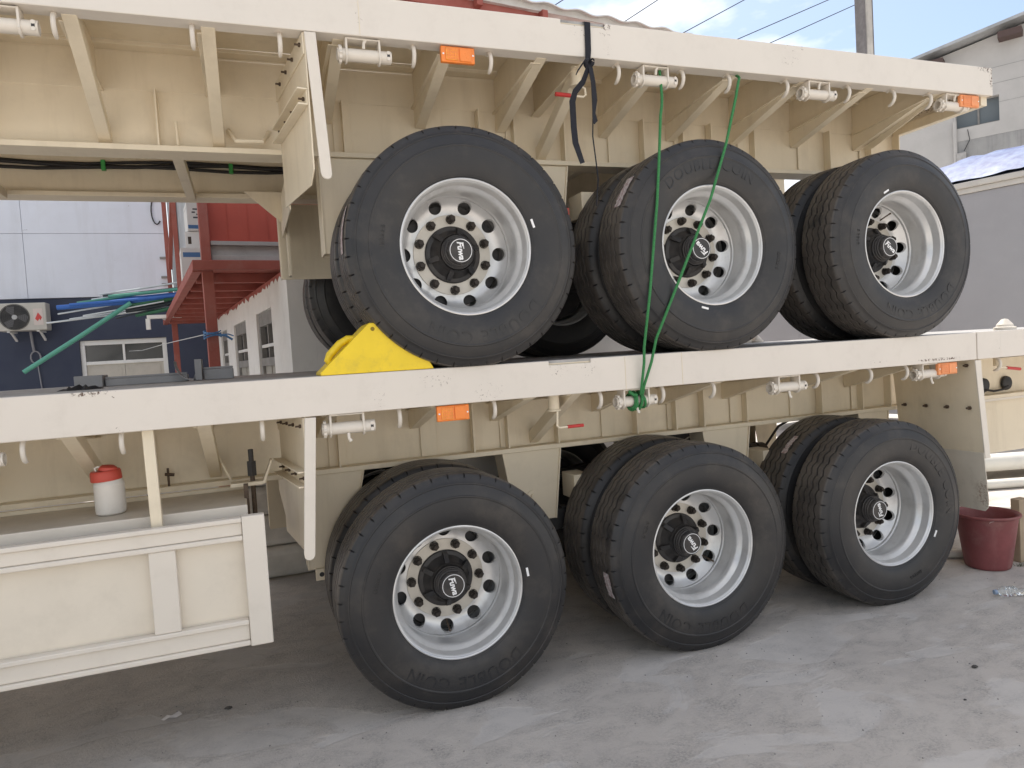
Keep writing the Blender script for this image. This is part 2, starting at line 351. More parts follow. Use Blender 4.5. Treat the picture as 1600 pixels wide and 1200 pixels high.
def cap_mesh():
    mb = MB()
    mb.lathe([(.080, .165), (.0795, .152), (.077, .150), (.074, .150), (.0735, .139), (.071, .137), (.0685, .137), (.0685, .128), (.066, .126), (.0625, .125)], 48)
    mb.lathe([(.0655, .128), (.0655, .112), (.063, .108), (.059, .107)], 8)
    mb.lathe([(.062, .118), (.059, .104), (.056, .1015), (0.0, .1005)], 48)
    return mb.mesh('hub_cap', M_hub, 30)
def nut_mesh():
    mb = MB(); mb.lathe([(.0225, .244), (.0225, .240), (.0205, .238)], 16); mb.lathe([(.0200, .241), (.0200, .217), (.0175, .213), (.011, .213)], 6); mb.lathe([(.0115, .222), (.0115, .203), (.0095, .201), (0, .201)], 12)
    return mb.mesh('wheel_nut', M_nut, 25)
def emblem_mesh():
    mb = MB(); mb.lathe([(.0530, .1008), (.0530, .0996), (.0503, .0996), (.0503, .1008)], 48)
    t, w = text_mb('Fuwa', .038, .0012, .22, .0012); sc = .084 / w
    t.xf(Matrix.Translation((0, .1006, 0)) @ Matrix.Diagonal((sc, 1, sc * 1.0, 1))); mb.add(t.v, t.f)
    t2 = MB().box((-.036, .0994, .0135), (-.006, .1006, .0165)); mb.add(t2.v, t2.f)
    return mb.mesh('hub_emblem', M_logo, 0, fix=False)
def lettering_mesh(body, r0, size, phi_c):
    """raised moulded letters following the sidewall, tops outward, reading clockwise"""
    mb = MB(); widths = []
    for ch in body:
        widths.append(size * .45 if ch == ' ' else None)
    glyphs = []
    for i, ch in enumerate(body):
        if ch == ' ': glyphs.append(None); continue
        g_, w_ = text_mb(ch, size, .0030, 0, .0002); glyphs.append(g_); widths[i] = w_ + size * .16
    tot = sum(widths); a = phi_c + tot / r0 / 2
    for g_, w_ in zip(glyphs, widths):
        a -= w_ / r0 / 2
        if g_:
            rot = Matrix.Rotation(-(a - math.pi / 2), 4, 'Y')
            yy = -.0325 if r0 < .42 else -.030
            g_.xf(Matrix.Translation((r0 * math.cos(a), yy, r0 * math.sin(a))) @ rot); mb.add(g_.v, g_.f)
        a -= w_ / r0 / 2
    return mb.mesh('tyre_lettering', M_rubber, 0, fix=False)
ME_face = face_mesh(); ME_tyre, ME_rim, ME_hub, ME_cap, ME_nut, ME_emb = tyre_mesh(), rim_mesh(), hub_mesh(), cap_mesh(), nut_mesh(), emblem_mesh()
def lettering():
    a = lettering_mesh('DOUBLE COIN', .402, .078, R(-88)); b = lettering_mesh('REGROOVABLE', .425, .022, R(82)); c = lettering_mesh('12R22.5', .385, .026, R(165))
    return (a, b, c)
ME_let = lettering()
_b = MB(); _b.box((-.005, -.0365, -.020), (.005, -.033, .020)); ME_mark = _b.mesh('balance_mark', M_logo, 0)
_v = MB(); _v.tube([(.205, .255, 0), (.222, .225, 0), (.238, .195, 0)], .004, 8); _v.tube([(.236, .198, 0), (.242, .188, 0)], .0055, 8); ME_valve = _v.mesh('valve_stem', M_bolt, 35)
def make_wheel(parent, x, zc, phase, logo, letter, mark=None, far=False, valve=None):
    w = link('wheel', ME_rim, parent, (x, 2.45 if far else 0.0, zc), (0, -R(phase), R(180) if far else 0)); w.rotation_mode = 'XYZ'
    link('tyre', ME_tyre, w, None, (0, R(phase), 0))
    link('hub', ME_hub, w); link('mounting_face', ME_face, w)
    if not far:
        link('hub_cap', ME_cap, w); link('hub_emblem', ME_emb, w, None, (0, -R(logo - phase), 0))
        for i in range(10):
            a = 2 * math.pi * i / 10 + math.pi / 2
            link('wheel_nut', ME_nut, w, (.1675 * math.cos(a), 0, .1675 * math.sin(a)), (0, -a, 0))
        for me in ME_let: link('tyre_lettering', me, w, None, (0, -R(letter - phase), 0))['kind'] = 'stuff'
        if mark is not None:
            a = R(mark - phase); link('balance_mark', ME_mark, w, (.327 * math.cos(a), .012, .327 * math.sin(a)), (0, -a, 0))
        if valve is not None: link('valve_stem', ME_valve, w, None, (0, -R(valve - phase), 0))
    # inner wheel of the pair, 335 mm behind
    w2 = link('inner_wheel', ME_rim, parent, (x, 2.45 - .575 if far else .575, zc), (0, 0, 0 if far else R(180)))
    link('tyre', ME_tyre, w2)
    return w

# ------------------------------------------------------------------ trailer
BX = [-2.95, -2.47, -1.98, -1.50, -1.02, -0.51, -0.03, 0.42, 0.65, 1.05, 1.50, 1.96, 2.43, 2.95]
def rail_poly(x0, x1, zt, notch):
    zb = zt - .165; p = [(x0, zb), (x1, zb), (x1, zt)]
    if notch: p += [(notch[1], zt), (notch[1], zt - .021), (notch[0], zt - .021), (notch[0], zt)]
    return p + [(x0, zt)]
def make_trailer(upper):
    if upper:
        root = thing('flatbed_trailer', 'cream flatbed trailer stacked on top of the other trailer, its wheels on the lower deck', 'trailer', (0.133, -0.021, 1.542))
        zt = 1.574; x0, x1 = -5.0, 3.362; notch = (.52, .745); rail = M_rail_up
    else:
        root = thing('flatbed_trailer', 'cream flatbed trailer standing on the concrete, carrying the other trailer', 'trailer', (0, 0, 0))
        zt = 1.539; x0, x1 = -5.0, 5.0; notch = (.503, .72); rail = M_rail_low
    root['group'] = 'stacked flatbed trailers'
    zb = zt - .165
    # --- outer rails
    def side_rail(xa, xb, y, s, nt_):
        mb = MB(); mb.prism(rail_poly(xa, xb, zt, nt_), 'y', y, y + .008 * s)
        mb.box((xa, min(y + .008 * s, y + .085 * s), zb), (xb, max(y + .008 * s, y + .085 * s), zb + .010))
        o = mb.build('side_rail', rail, root, .0035)
        return o
    if upper:
        side_rail(x0, x1, 0, 1, notch)
    else:
        side_rail(x0, 3.318, 0, 1, notch)
        mb = MB(); mb.prism(rail_poly(3.321, 3.52, zt + .001, None), 'y', -.004, .006); mb.build('side_rail', rail, root, .003)
        side_rail(3.523, x1, 0, 1, None)
    MB().box((notch[0] - .01, .009, zt - .075), (notch[1] + .01, .10, zt - .0175)).build('lock_pocket', M_cream, root, .003)
    side_rail(x0, x1, 2.45, -1, None)
    MB().box((x1 - .010, .012, zb + .002), (x1 - .001, 2.438, zt - .008)).build('end_rail', rail, root, .003)
    # weld seams across the rail
    for sx in ((-.41,) if upper else (.905, 1.23)):
        MB().box((sx - .0012, -.0015, zb + .004), (sx + .0012, .001, zt - .004)).build('weld_seam', M_cream, root)
    # --- deck
    MB().box((x0, .009, zt - .012), (x1 - .012, 2.441, zt + (.001 if not upper else .0))).build('deck_plate', M_deck, root)
    MB().box((x0, .0095, zt - .0165), (x1 - .013, 2.4405, zt - .0125)).build('deck_underside', M_cream, root)
    # --- main beams, stiffeners
    zf = zt - .478; yb = (.60, .75)
    for side in (0, 1):
        ya, yc = yb if side == 0 else (2.45 - .76, 2.45 - .61)
        zz = zf + (0.0 if side == 0 else .03)
        mb = MB(); mb.box((x0, (ya + yc) / 2 - .006, zz), (x1 - .02, (ya + yc) / 2 + .006, zt - .03))
        mb.box((x0, ya, zz - .026), (x1 - .02, yc, zz)); mb.box((x0, ya, zt - .036), (x1 - .02, yc, zt - .017))
        mb.build('main_beam', M_cream if upper else M_beam_low, root, .003)
    yw = .669
    MB().box((x0, yw - .004, zt - .215), (x1 - .03, yw, zt - .045)).build('beam_doubler', M_cream, root, .002)
    for sx in (-2.2, -1.26, -.415, .30, .50, .80, 1.31, 1.58, 1.78, 2.10, 2.70, 3.05, 3.30):
        if sx < x1 - .05: MB().box((sx - .004, .608, zf + .001), (sx + .004, yw - .0045, zt - .216)).build('stiffener', M_cream, root)
    # --- cross members and sloping braces
    for bx in BX:
        if bx > x1 - .1: continue
        mb = MB()
        mb.prism([(.010 + .08, zt - .0172), (.010 + .08, zb - .005), (yw - .0045, zt - .22), (yw - .0045, zt - .0172)], 'x', bx - .004, bx + .004)
        mb.add(*_strip(bx, .09, zb - .006, yw - .0045, zt - .221, .05))
        mb.build('cross_member', M_cream, root, .0015)
        long_ = bx in (-2.95, -2.47, -1.98, -1.5, -1.02, .65)
        if abs(bx + .51) < .01: long_ = False
        zl = zf + (.012 if long_ else .155)
        p_out = Vector((bx + .02, .055, zb + .012 - .012)); p_in = Vector((bx + .02, yw - .008, zl))
        d = (p_in - p_out).normalized(); nrm = Vector((0, d.z, -d.y))
        if nrm.z > 0: nrm = -nrm
        mb = MB(); w = .026; dep = .10 if not long_ else .06
        # channel: outer flange (faces out and down) and two edges
        def slab(a, b, t0, t1, xa, xb):
            vs = []
            for p in (a, b):
                for (t, xx) in ((t0, xa), (t1, xa), (t1, xb), (t0, xb)): vs.append(Vector((xx, p.y, p.z)) - nrm * t)
            mb.add(vs, [(0, 1, 2, 3), (7, 6, 5, 4), (0, 4, 5, 1), (1, 5, 6, 2), (2, 6, 7, 3), (3, 7, 4, 0)])
        slab(p_out, p_in, 0, .006, bx - .008, bx + .044)
        slab(p_out, p_in, .0061, dep, bx - .008, bx - .002)
        slab(p_out, p_in, .0061, dep, bx + .038, bx + .044)
        mb.build('brace', M_cream, root, .0015)
        if not long_: MB().box((bx + .046, yw - .012, zf + .001), (bx + .135, yw - .0045, zt - .216)).build('gusset_plate', M_cream, root, .0015)
        MB().box((bx - .03, .76, zt - .16), (bx + .03, 1.69, zt - .0172)).build('cross_member', M_cream, root, .002)
        if bx in (-1.5, -2.47, .65, 1.96): MB().box((bx + .28, .751, zf - .02), (bx + .33, 1.689, zf + .03)).build('tie_bar', M_cream, root, .002)
    # --- rope hooks
    hooks = [-2.3, -1.84, -1.53, -1.06, -.732, -.176, .177, .83, 1.195, 1.475, 1.846, 2.273, 2.604, 2.889] if upper else [-2.5, -1.95, -1.622, -1.296, -.781, -.209, .233, .78, 1.132, 1.437, 2.122, 2.508, 2.784, 3.56]
    mh = MB(); pts = [(0, .060 + .028 * math.sin(t) * -1 + .012 * 0, -.0375 + .046 * math.cos(t)) for t in [i * math.pi * .86 / 9 for i in range(10)]]
    pts = [(0, .072 + .043 * math.cos(t), -.040 + .043 * math.sin(t)) for t in [R(78 + i * 17.5) for i in range(12)]]
    mh.tube(pts, [.0095] * 10 + [.0085, .0065], 10); me_hook = mh.mesh('rope_hook', M_cream_lit, 40)
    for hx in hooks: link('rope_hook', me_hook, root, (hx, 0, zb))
    # --- winches
    spec = [(-1.70, .24), (-.389, .226), (1.04, .236), (2.062, .235), (3.08, .235)] if upper else [(-1.80, .23), (-.43, .222), (.982, .226), (1.925, .235), (2.975, .245)]
    for wx, wl in spec:
        h = wl / 2; zc = zb - .063; y = .050
        mb = MB()
        for s in (-.078, .062):
            prof = [(y - .030, zb - .001), (y - .030, zc - .01)] + [(y - .038 * math.cos(a), zc - .038 * math.sin(a)) for a in [i * math.pi / 8 for i in range(1, 8)]] + [(y + .038, zc), (y + .038, zb - .001)]
            mb.prism(prof, 'x', wx + s - .004, wx + s + .004)
        mb.box((wx - .074, y - .030, zb - .008), (wx + .058, y + .038, zb - .001))
        wn = mb.build('winch', M_cream_lit, root, .0015)
        mb = MB(); mb.lathe([(.0265, -h + .012), (.0265, h)], 28, 'x', (wx, y, zc)); mb.lathe([(.0265, h), (.0215, h), (.0215, h - .035)], 28, 'x', (wx, y, zc))
        mb.lathe([(.0215, -h + .045), (.0215, -h - .002), (.0265, -h - .002), (.0265, -h + .012)], 28, 'x', (wx, y, zc))
        for a in (.5, 2.1):
            c, s = math.cos(a), math.sin(a)
            mb.lathe([(.0, -.0275), (.008, -.0275), (.008, -.026)], 12, 'y', (wx + h - .014, y, zc + .012 * (1 if a < 1 else -1)))
        mb.build('winch_drum', M_cream_lit, wn, 0)
        mb = MB(); n = 40
        vs = []
        for xx in (wx - h + .004, wx - h + .016):
            for i in range(n):
                c, q = math.cos(2 * math.pi * i / n), math.sin(2 * math.pi * i / n); ro = .037 if i % 4 in (0, 1) else .032
                vs += [(xx, y + ro * c, zc + ro * q), (xx, y + .0262 * c, zc + .0262 * q)]
        fs = []
        for i in range(n):
            a0, a1 = 2 * i, 2 * ((i + 1) % n); m_ = 2 * n
            fs += [(a0, a1, a1 + 1, a0 + 1), (m_ + a0 + 1, m_ + a1 + 1, m_ + a1, m_ + a0), (a0, m_ + a0, m_ + a1, a1), (a0 + 1, a1 + 1, m_ + a1 + 1, m_ + a0 + 1)]
        mb.add(vs, fs); mb.build('ratchet', M_cream_lit, wn, 0)
        mb = MB(); sgn = 1 if upper else -1
        mb.tube([(wx - .005, y - .02, zc + sgn * .022), (wx - .004, y - .023, zc + sgn * .045), (wx + .004, y - .023, zc + sgn * .058)], [.0065, .0065, .008], 8); mb.build('drum_peg', M_cream_lit, wn)
        MB().box((wx + h - .020, y - .0275, zc - .006), (wx + h - .008, y - .0255, zc + .006)).build('drum_hole', M_black, wn, .002)
    # --- marker lamps
    lamps = ([(-.06, .155, M_amber, M_amber2), (3.106, .155, M_amber_faded, M_amber_faded)] if upper else [(-.046, .15, M_amber, M_amber2), (3.012, .155, M_amber_faded, M_amber_faded)])
    for lx, lw, ma, mr in lamps:
        z1 = zb - (-.002 if upper else .000) - .004; z0 = z1 - .070
        lp = MB().box((lx, .012, z0), (lx + lw, .034, z1)).build('marker_lamp', ma, root, .004)
        MB().box((lx + .018, .0345, z1 - .03), (lx + lw - .03, .040, z1 + .02)).build('lamp_bracket', M_cream, lp, .002)
        mb = MB().box((lx + .020, .0075, z0 + .008), (lx + lw * .50, .0118, z1 - .008)); mb.build('reflector', mr, lp, .0015)
        mb = MB()
        for i in range(4):
            for j in range(5):
                xx = lx + .027 + j * .0105; zz = z0 + .013 + i * .0128; mb.box((xx, .0055, zz), (xx + .006, .0073, zz + .008))
        o = mb.build('reflector_grid', ma, lp, 0); o['kind'] = 'stuff'
        MB().box((lx + lw * .54, .0075, z0 + .006), (lx + lw - .017, .0118, z1 - .006)).build('lens', ma, lp, .003)
        for sx in (lx + .010, lx + lw - .009): MB().lathe([(0, .0095), (.004, .0095), (.004, .0118)], 10, 'y', (sx, 0, (z0 + z1) / 2)).build('screw', M_logo, lp)
    # --- twist lock crank
    cx = .655 if upper else .575
    mb = MB(); mb.lathe([(0.0, 0), (.028, 0), (.028, -.085), (.034, -.087), (.034, -.095), (0, -.095)], 24, 'z', (cx, .14, zb + .010)); cr = mb.build('lock_crank', M_cream, root)
    zc = zb - .085
    if upper: rod = [(cx, .12, zc), (cx + .025, .105, zc - .02), (cx + .025, .10, zc - .052), (cx + .012, .10, zc - .062), (cx - .06, .10, zc - .060)]; grip = [(cx - .058, .10, zc - .060), (cx - .135, .10, zc - .058)]
    else: rod = [(cx, .10, zc), (cx - .005, .10, zc - .070), (cx + .006, .10, zc - .080), (cx + .055, .10, zc - .079)]; grip = [(cx + .05, .10, zc - .079), (cx + .135, .10, zc - .079)]
    mb = MB().tube(rod, .0058, 8); mb.build('crank_rod', M_cream, cr)
    MB().tube(grip, [.010 if upper else .0085] * 2, 10).build('crank_grip', M_red, cr)
    # --- mudguard plate in front of the first wheel
    px = -.635 if upper else -.61
    ang = math.atan2(-.085, .60); Mx = Matrix.Translation((px, .0, 0)) @ Matrix.Rotation(-ang, 4, 'Z')
    zlow = zt - .775; zl2 = zt - .76
    mb = MB(); mb.prism([(.004, zb - .002), (.004, zlow + .05), (.07, zlow), (.60, zl2), (.60, zb - .002)], 'x', -.003, .003); mb.xf(Mx); gd = mb.build('mudguard_plate', M_cream, root, .0015)
    mb = MB(); zz0 = zlow - .01 + .02
    pts = [(0, zb - .004), (.046, zb - .004), (.046, zz0 + .02), (.040, zz0 + .006), (.028, zz0), (.014, zz0 + .002), (.004, zz0 + .012), (0, zz0 + .03)]
    lean = .028 if upper else -.045
    mb.prism([(u + px - .003 + lean * (zb - v) / .6, v) for u, v in pts], 'y', -.004, .004); mb.build('plate_flange', M_cream_lit, gd, .003)
    mb = MB(); zr = zt - .46
    mb.box((-.045, .012, zr), (-.0035, .58, zr + .006)); mb.box((-.045, .012, zr + .062), (-.0035, .58, zr + .068)); mb.box((-.0085, .013, zr + .0062), (-.0036, .579, zr + .0618)); mb.xf(Mx); mb.build('plate_channel', M_cream, gd, .001)
    mb = MB(); mb.box((-.010, .010, zb - .09), (-.0035, .60, zb - .004)); mb.xf(Mx); mb.build('plate_angle', M_cream, gd, .001)
    me_b = MB(); me_b.lathe([(0, -.030), (.006, -.030), (.006, -.012), (.012, -.011), (.012, 0)], 6, 'x'); me_bolt = me_b.mesh('bolt', M_bolt, 30)
    for (yy, zz) in [(.05, zb - .04), (.20, zb - .043), (.34, zb - .045), (.48, zb - .048), (.05, zr + .034), (.22, zr + .034), (.36, zr + .034), (.50, zr + .034)]:
        q = Mx @ Vector((-.0095, yy, zz)); link('bolt', me_bolt, gd, q, (0, 0, -ang)).scale = (.8, .72, .72)
    # --- suspension
    zx = .527 - (0.0 if upper else 0.0); A = 1.3049
    def hanger(poly, pin=None, slot=True, far=0.0):
        fp = [(p_[0] + (far if i_ < 2 else 0), p_[1]) for i_, p_ in enumerate(poly)]
        mb = MB(); mb.prism(fp, 'y', 1.700, 1.708); mb.beam(((fp[0][0] + fp[1][0]) / 2, 1.7085, (poly[0][1] + poly[1][1]) / 2), ((fp[0][0] + fp[1][0]) / 2, 1.83, (poly[0][1] + poly[1][1]) / 2), .006, abs(poly[0][1] - poly[1][1]) - .02); mb.build('suspension_hanger', M_cream, root, .002)
        mb = MB(); mb.prism(poly, 'y', .618, .626); h_ = mb.build('suspension_hanger', M_cream, root, .002); MB().prism(poly, 'y', .742, .750).build('hanger_back', M_cream, h_, .002)
        xs = [p[0] for p in poly]; zs = [p[1] for p in poly]
        mb = MB()
        (xa, za), (xb, zb_), (xc, zc_), (xd, zd) = poly[:4]
        Q = [(0, 1, 2, 3), (7, 6, 5, 4), (0, 4, 5, 1), (1, 5, 6, 2), (2, 6, 7, 3), (3, 7, 4, 0)]
        for (p_, q_, sg) in (((xa, za), (xb, zb_), -.008), ((xd, zd), (xc, zc_), .008)):
            mb = MB().add([(p_[0], .610, p_[1]), (q_[0], .610, q_[1]), (q_[0], .7585, q_[1]), (p_[0], .7585, p_[1]), (p_[0] + sg, .610, p_[1]), (q_[0] + sg, .610, q_[1]), (q_[0] + sg, .7585, q_[1]), (p_[0] + sg, .7585, p_[1])], Q)
            mb.build('hanger_flange', M_cream, h_, .001)
        if pin:
            MB().lathe([(0, -.018), (.014, -.018), (.014, -.006), (.034, -.005), (.034, 0)], 20, 'y', (pin[0], .617, pin[1])).build('hanger_pin', M_cream, h_)
        return h_
    zu = zf - .0265
    dxh = .055 if upper else 0
    h0 = hanger([(-.60 + dxh, zu), (-.60 + dxh, zt - .98), (-.41 + dxh, zt - .98), (-.305 + dxh, zu)], far=-.16)
    for s_ in (-.575, -.50): 
        MB().box((s_ + dxh, .602, zt - 1.035), (s_ + .055 + dxh, .617, zt - .975)).build('hanger_tab', M_cream, h0, .002)
        MB().lathe([(0, -.0005), (.012, -.0005), (.012, .002)], 14, 'y', (s_ + .03 + dxh, .6015, zt - 1.005)).build('tab_hole', M_black, h0)
    MB().tube([(-.53 + dxh, .66, zt - .62), (-.53 + dxh, .66, zt - .93)], .03, 16).build('hanger_tube', M_cream, h0)
    MB().box((-.69, .80, zu - .22), (-.684, 1.65, zu)).build('hanger_cross_plate', M_cream, h0)
    for k in (0, 1):
        c = A * (k + .5); hanger([(c - .19, zu), (c - .13, zt - .90), (c + .10, zt - .90), (c + .15, zu)], (c - .03, zt - .76))
        MB().prism([(c - .33, zt - .86), (c + .33, zt - .86), (c + .33, zt - .92), (c + .05, zt - 1.0), (c - .05, zt - 1.0), (c - .33, zt - .92)], 'y', .64, .73).build('equaliser_beam', M_black, root, .005)
        MB().box((c + .20, .55, zt - .80), (c + .30, .72, zt - .66)).build('spring_seat', M_cream, root, .004)
    hanger([(2.61 + .40, zu), (2.61 + .46, zt - .90), (2.61 + .62, zt - .90), (2.61 + .66, zu)])
    for k in range(3):
        ax = k * A
        MB().beam((ax, .45, zx), (ax, 2.0, zx), .14, .14).build('axle', M_black, root, .012)
        for yy in (.685, 1.765):
            sp = None
            for i in range(6):
                mb = MB(); hl = .50 - .055 * i; n = 12; P = []
                for j in range(n + 1):
                    t = -1 + 2 * j / n; P.append((ax + hl * t, zx + .10 + .014 * i - .0 + .055 * (t * hl / .5) ** 2))
                poly = P + [(x, z + .011) for x, z in reversed(P)]
                mb.prism(poly, 'y', yy - .045, yy + .045); o = mb.build('leaf_spring' if sp is None else 'spring_leaf', M_black, sp or root); sp = sp or o
        for yy, sg in ((.36, 1), (2.09, -1)):
            mb = MB(); mb.lathe([(.0, -.086 * 1), (.242, -.086), (.2445, -.08), (.2445, .10), (.19, .11), (0, .11)], 40, 'y', (ax, yy, zx)); mb.build('brake_drum', M_black, root)  # drum made solid and wide so the hand holes stay in shade
        mb = MB(); mb.lathe([(0, -.10), (.06, -.10), (.085, -.075), (.085, -.012), (.09, -.010), (.09, .010), (.085, .012), (.085, .06), (.05, .09), (0, .09)], 28, 'x', (ax + .22, 1.45, zx + .16)); bc = mb.build('brake_chamber', M_black, root)
        mb = MB(); mb.tube([(ax + .30, 1.45, zx + .20), (ax + .40, 1.40, zx + .36), (ax + .55, 1.35, zx + .44)], .010, 8); mb.build('air_hose', M_cable, root)
    mb = MB(); mb.lathe([(0, -.34), (.08, -.335), (.115, -.31), (.12, -.28), (.12, .28), (.115, .31), (.08, .335), (0, .34)], 32, 'x', (A * .5, 1.22, zx + .40)); tk = mb.build('air_tank', M_white, root)
    mb = MB(); mb.lathe([(.1215, .20), (.1225, .20), (.1225, .24), (.1215, .24)], 32, 'x', (A * .5, 1.22, zx + .40)); mb.build('tank_band', M_red, tk)
    # --- wheels
    if upper: W3 = [(0, -85, 8, 18, None), (8, 135, -178, 255, None), (4, -40, 10, 118, 62)]
    else: W3 = [(16, -78, -2, 8, 268), (2, 125, -8, None, 322), (14, 107, 122, -28, None)]
    for k, (ph, lg, let, mk, vl) in enumerate(W3):
        make_wheel(root, k * A, zx, ph, lg, let, mk, False, vl); make_wheel(root, k * A, zx, 10 * k, 0, 0, None, True)
    # peeling labels on the tread
    def tread_label(k, a0, a1, y0, y1, dy=0):
        mb = MB(); n = 14; vs = []; fs = []
        for i in range(n + 1):
            a = R(a0 + (a1 - a0) * i / n); j0 = random.uniform(-.006, .006); j1 = random.uniform(-.006, .006)
            vs += [(k * A + .5412 * math.cos(a), y0 + j0 + dy, zx + .5412 * math.sin(a)), (k * A + .5412 * math.cos(a), y1 + j1 + dy, zx + .5412 * math.sin(a))]
        for i in range(n): fs.append((2 * i, 2 * i + 1, 2 * i + 3, 2 * i + 2))
        mb.add(vs, fs); mb.build('tread_label', M_sticker, root, angle=0)
    if upper: tread_label(0, 160, 182, .03, .085); tread_label(1, 140, 158, .035, .10)
    else: tread_label(1, 186, 200, .03, .09); tread_label(2, 125, 140, .06, .10, .335)
    return root, zt, zb, zf
def _strip(bx, y0, z0, y1, z1, w):
    """flange of a cross member: a sloping strip under its web"""
    vs = []
    for (y, z) in ((y0, z0), (y1, z1)):
        for (dx, dz) in ((-w / 2, -.006), (w / 2, -.006), (w / 2, -.0003), (-w / 2, -.0003)): vs.append((bx + dx, y, z + dz))
    return vs, [(0, 1, 2, 3), (7, 6, 5, 4), (0, 4, 5, 1), (1, 5, 6, 2), (2, 6, 7, 3), (3, 7, 4, 0)]

LO, zt, zb, zf = make_trailer(False)
UP, uzt, uzb, uzf = make_trailer(True)

# ---- parts that only the lower trailer has
def lower_extras(root):
    me_b = MB(); me_b.lathe([(0, -.030), (.006, -.030), (.006, -.012), (.012, -.011), (.012, 0)], 6, 'x'); me_bolt = me_b.mesh('bolt', M_bolt, 30)
    # rear mudguard plate with rubber flap
    mb = MB(); mb.prism([(.004, zb - .002), (.004, .76), (.595, .76), (.595, zb - .002)], 'x', 3.300, 3.306)
    sh = Matrix(((1, 0, -.10, .10 * zb), (0, 1, 0, 0), (0, 0, 1, 0), (0, 0, 0, 1))); mb.xf(sh); gp = mb.build('mudguard_plate', M_cream, root, .0015)
    mb = MB(); mb.box((3.298, -.004, .765), (3.345, .004, zb - .004)); mb.xf(sh); mb.build('plate_flange', M_cream_lit, gp, .003)
    mb = MB(); mb.prism([(.0, .80), (.0, .50), (.008, .455), (.03, .43), (.60, .43), (.60, .80)], 'x', 3.293, 3.2985); mb.xf(sh)
    M_flap = mat('flap_rubber_cream', (0.66, 0.61, 0.52), 0.7, var=0.1, dirt=((0.3, 0.25, 0.2), 7, 0.6), spots=((0.36, 0.28, 0.22), [(3.38, 0, .54, .2, .11, .30, .09)])); mb.build('mud_flap', M_flap, gp, .0015)
    for yy in (.06, .21, .36, .52): link('bolt', me_bolt, gp, (3.325, yy, 1.075))
    link('bolt', me_bolt, gp, (3.297, .05, zb - .035))
    MB().box((3.352, .012, zb - .055), (3.375, .05, zb - .003)).build('plate_bracket', M_cream, gp, .002)
    # rear lamp sockets on the web behind the plate, and the panel below
    for x in (4.26, 4.50):
        s = MB().lathe([(0, -.022), (.040, -.022), (.050, -.016), (.053, -.004), (.053, 0)], 28, 'y', (x, .660, 1.133)).build('grommet', M_black, root)
    MB().tube([(4.26, .640, 1.10), (4.33, .63, 1.085), (4.42, .63, 1.09), (4.50, .640, 1.11)], .008, 8).build('lamp_cable', M_cable, root)
    MB().tube([(4.25, .640, 1.10), (4.20, .63, 1.05), (4.16, .63, 1.02)], .008, 8).build('lamp_cable', M_cable, root)
    MB().box((3.9, .655, .62), (4.98, .663, zf - .0275)).build('rear_skirt', M_cream, root, .002)
    MB().box((3.7, .603, zf - .045), (4.98, .640, zf - .0265)).build('rear_skirt_edge', M_cream_lit, root, .002)
    # second crank
    mb = MB(); mb.lathe([(0, 0), (.022, 0), (.022, -.06), (0, -.06)], 20, 'z', (3.66, .12, zb)); c = mb.build('lock_crank', M_cream, root)
    MB().tube([(3.58, .06, zb - .062), (3.63, .06, zb - .068), (3.67, .06, zb - .075)], .006, 8).build('crank_rod', M_cream, c)
    MB().tube([(3.66, .06, zb - .072), (3.78, .06, zb - .088)], [.010, .010], 10).build('crank_grip', M_red, c)
    # twist lock cones
    for (x, y) in ((3.71, .10), (3.60, 2.33)):
        mb = MB(); mb.lathe([(.062, 0), (.062, .018), (.048, .022), (.046, .034), (.018, .068), (0.0, .071)], 20, 'z', (x, y, zt + .001)); mb.build('twist_lock', M_cream_lit, root, angle=25)
    MB().prism([(3.38, zt + .002), (3.53, zt + .002), (3.53, zt + .09)], 'y', 2.31, 2.36).build('corner_gusset', M_cream_lit, root, .003)
    # side guard frame with sheet, hung from the rail on posts
    x0, x1 = -4.6, -.80; zt_, zb_ = .992, .468
    gu = MB().box((x0, .032, zb_ + .045), (x1 - .01, .036, zt_ - .03)).build('guard_sheet', mat('guard_sheet_paint', (.73, .665, .56), .42, var=.08, vscale=2.5, dirt=((.45, .4, .33), 4, .3), bump=.05, bscale=9), root)
    rail_z = [(zt_ - .093, zt_), (zb_, zb_ + .105)]
    for (a, b) in rail_z:
        mb = MB(); mb.box((x0, .002, a + .020), (x1 - .088, .030, b - .020)); mb.box((x0, -.012, b - .0195), (x1 - .088, .030, b)); mb.box((x0, -.012, a), (x1 - .088, .030, a + .0195)); mb.build('guard_rail', M_cream_lit, gu, .004)
    MB().box((x1 - .087, -.014, zb_ - .004), (x1, .031, zt_ + .004)).build('guard_stile', M_cream_lit, gu, .004)
    for sx in (-1.185, -2.2, -3.4):
        mb = MB(); mb.box((sx - .048, -.006, zb_ + .1055), (sx + .048, .0315, zt_ - .0935)); mb.build('guard_stile', M_cream_lit, gu, .004)
    for px_ in (-1.205, -2.9): MB().beam((px_, .055, zb + .002), (px_ + .006, .055, zt_ - .06), .042, .03, (0, 1, 0)).build('guard_post', M_cream, gu, .003)
    # flat tool box behind the guard
    tb = MB().box((-4.4, .12, .80), (-.865, .56, 1.018)).build('tool_box', mat('box_top_paint', (0.60, 0.545, 0.46), 0.5, var=0.15, vscale=4, dirt=((0.3, 0.26, 0.2), 6, 0.5), chips=((0.12, 0.09, 0.07), 40, 0.66)), root, .006)
    MB().box((-4.4, .105, .955), (-.862, .119, 1.021)).build('box_lip', M_cream_lit, tb, .003)
    MB().box((-4.4, .561, .80), (-.87, .597, zf - .0275)).build('gap_plate', M_cream, tb, .002)  # plate added to close off the bright gap between box and beam
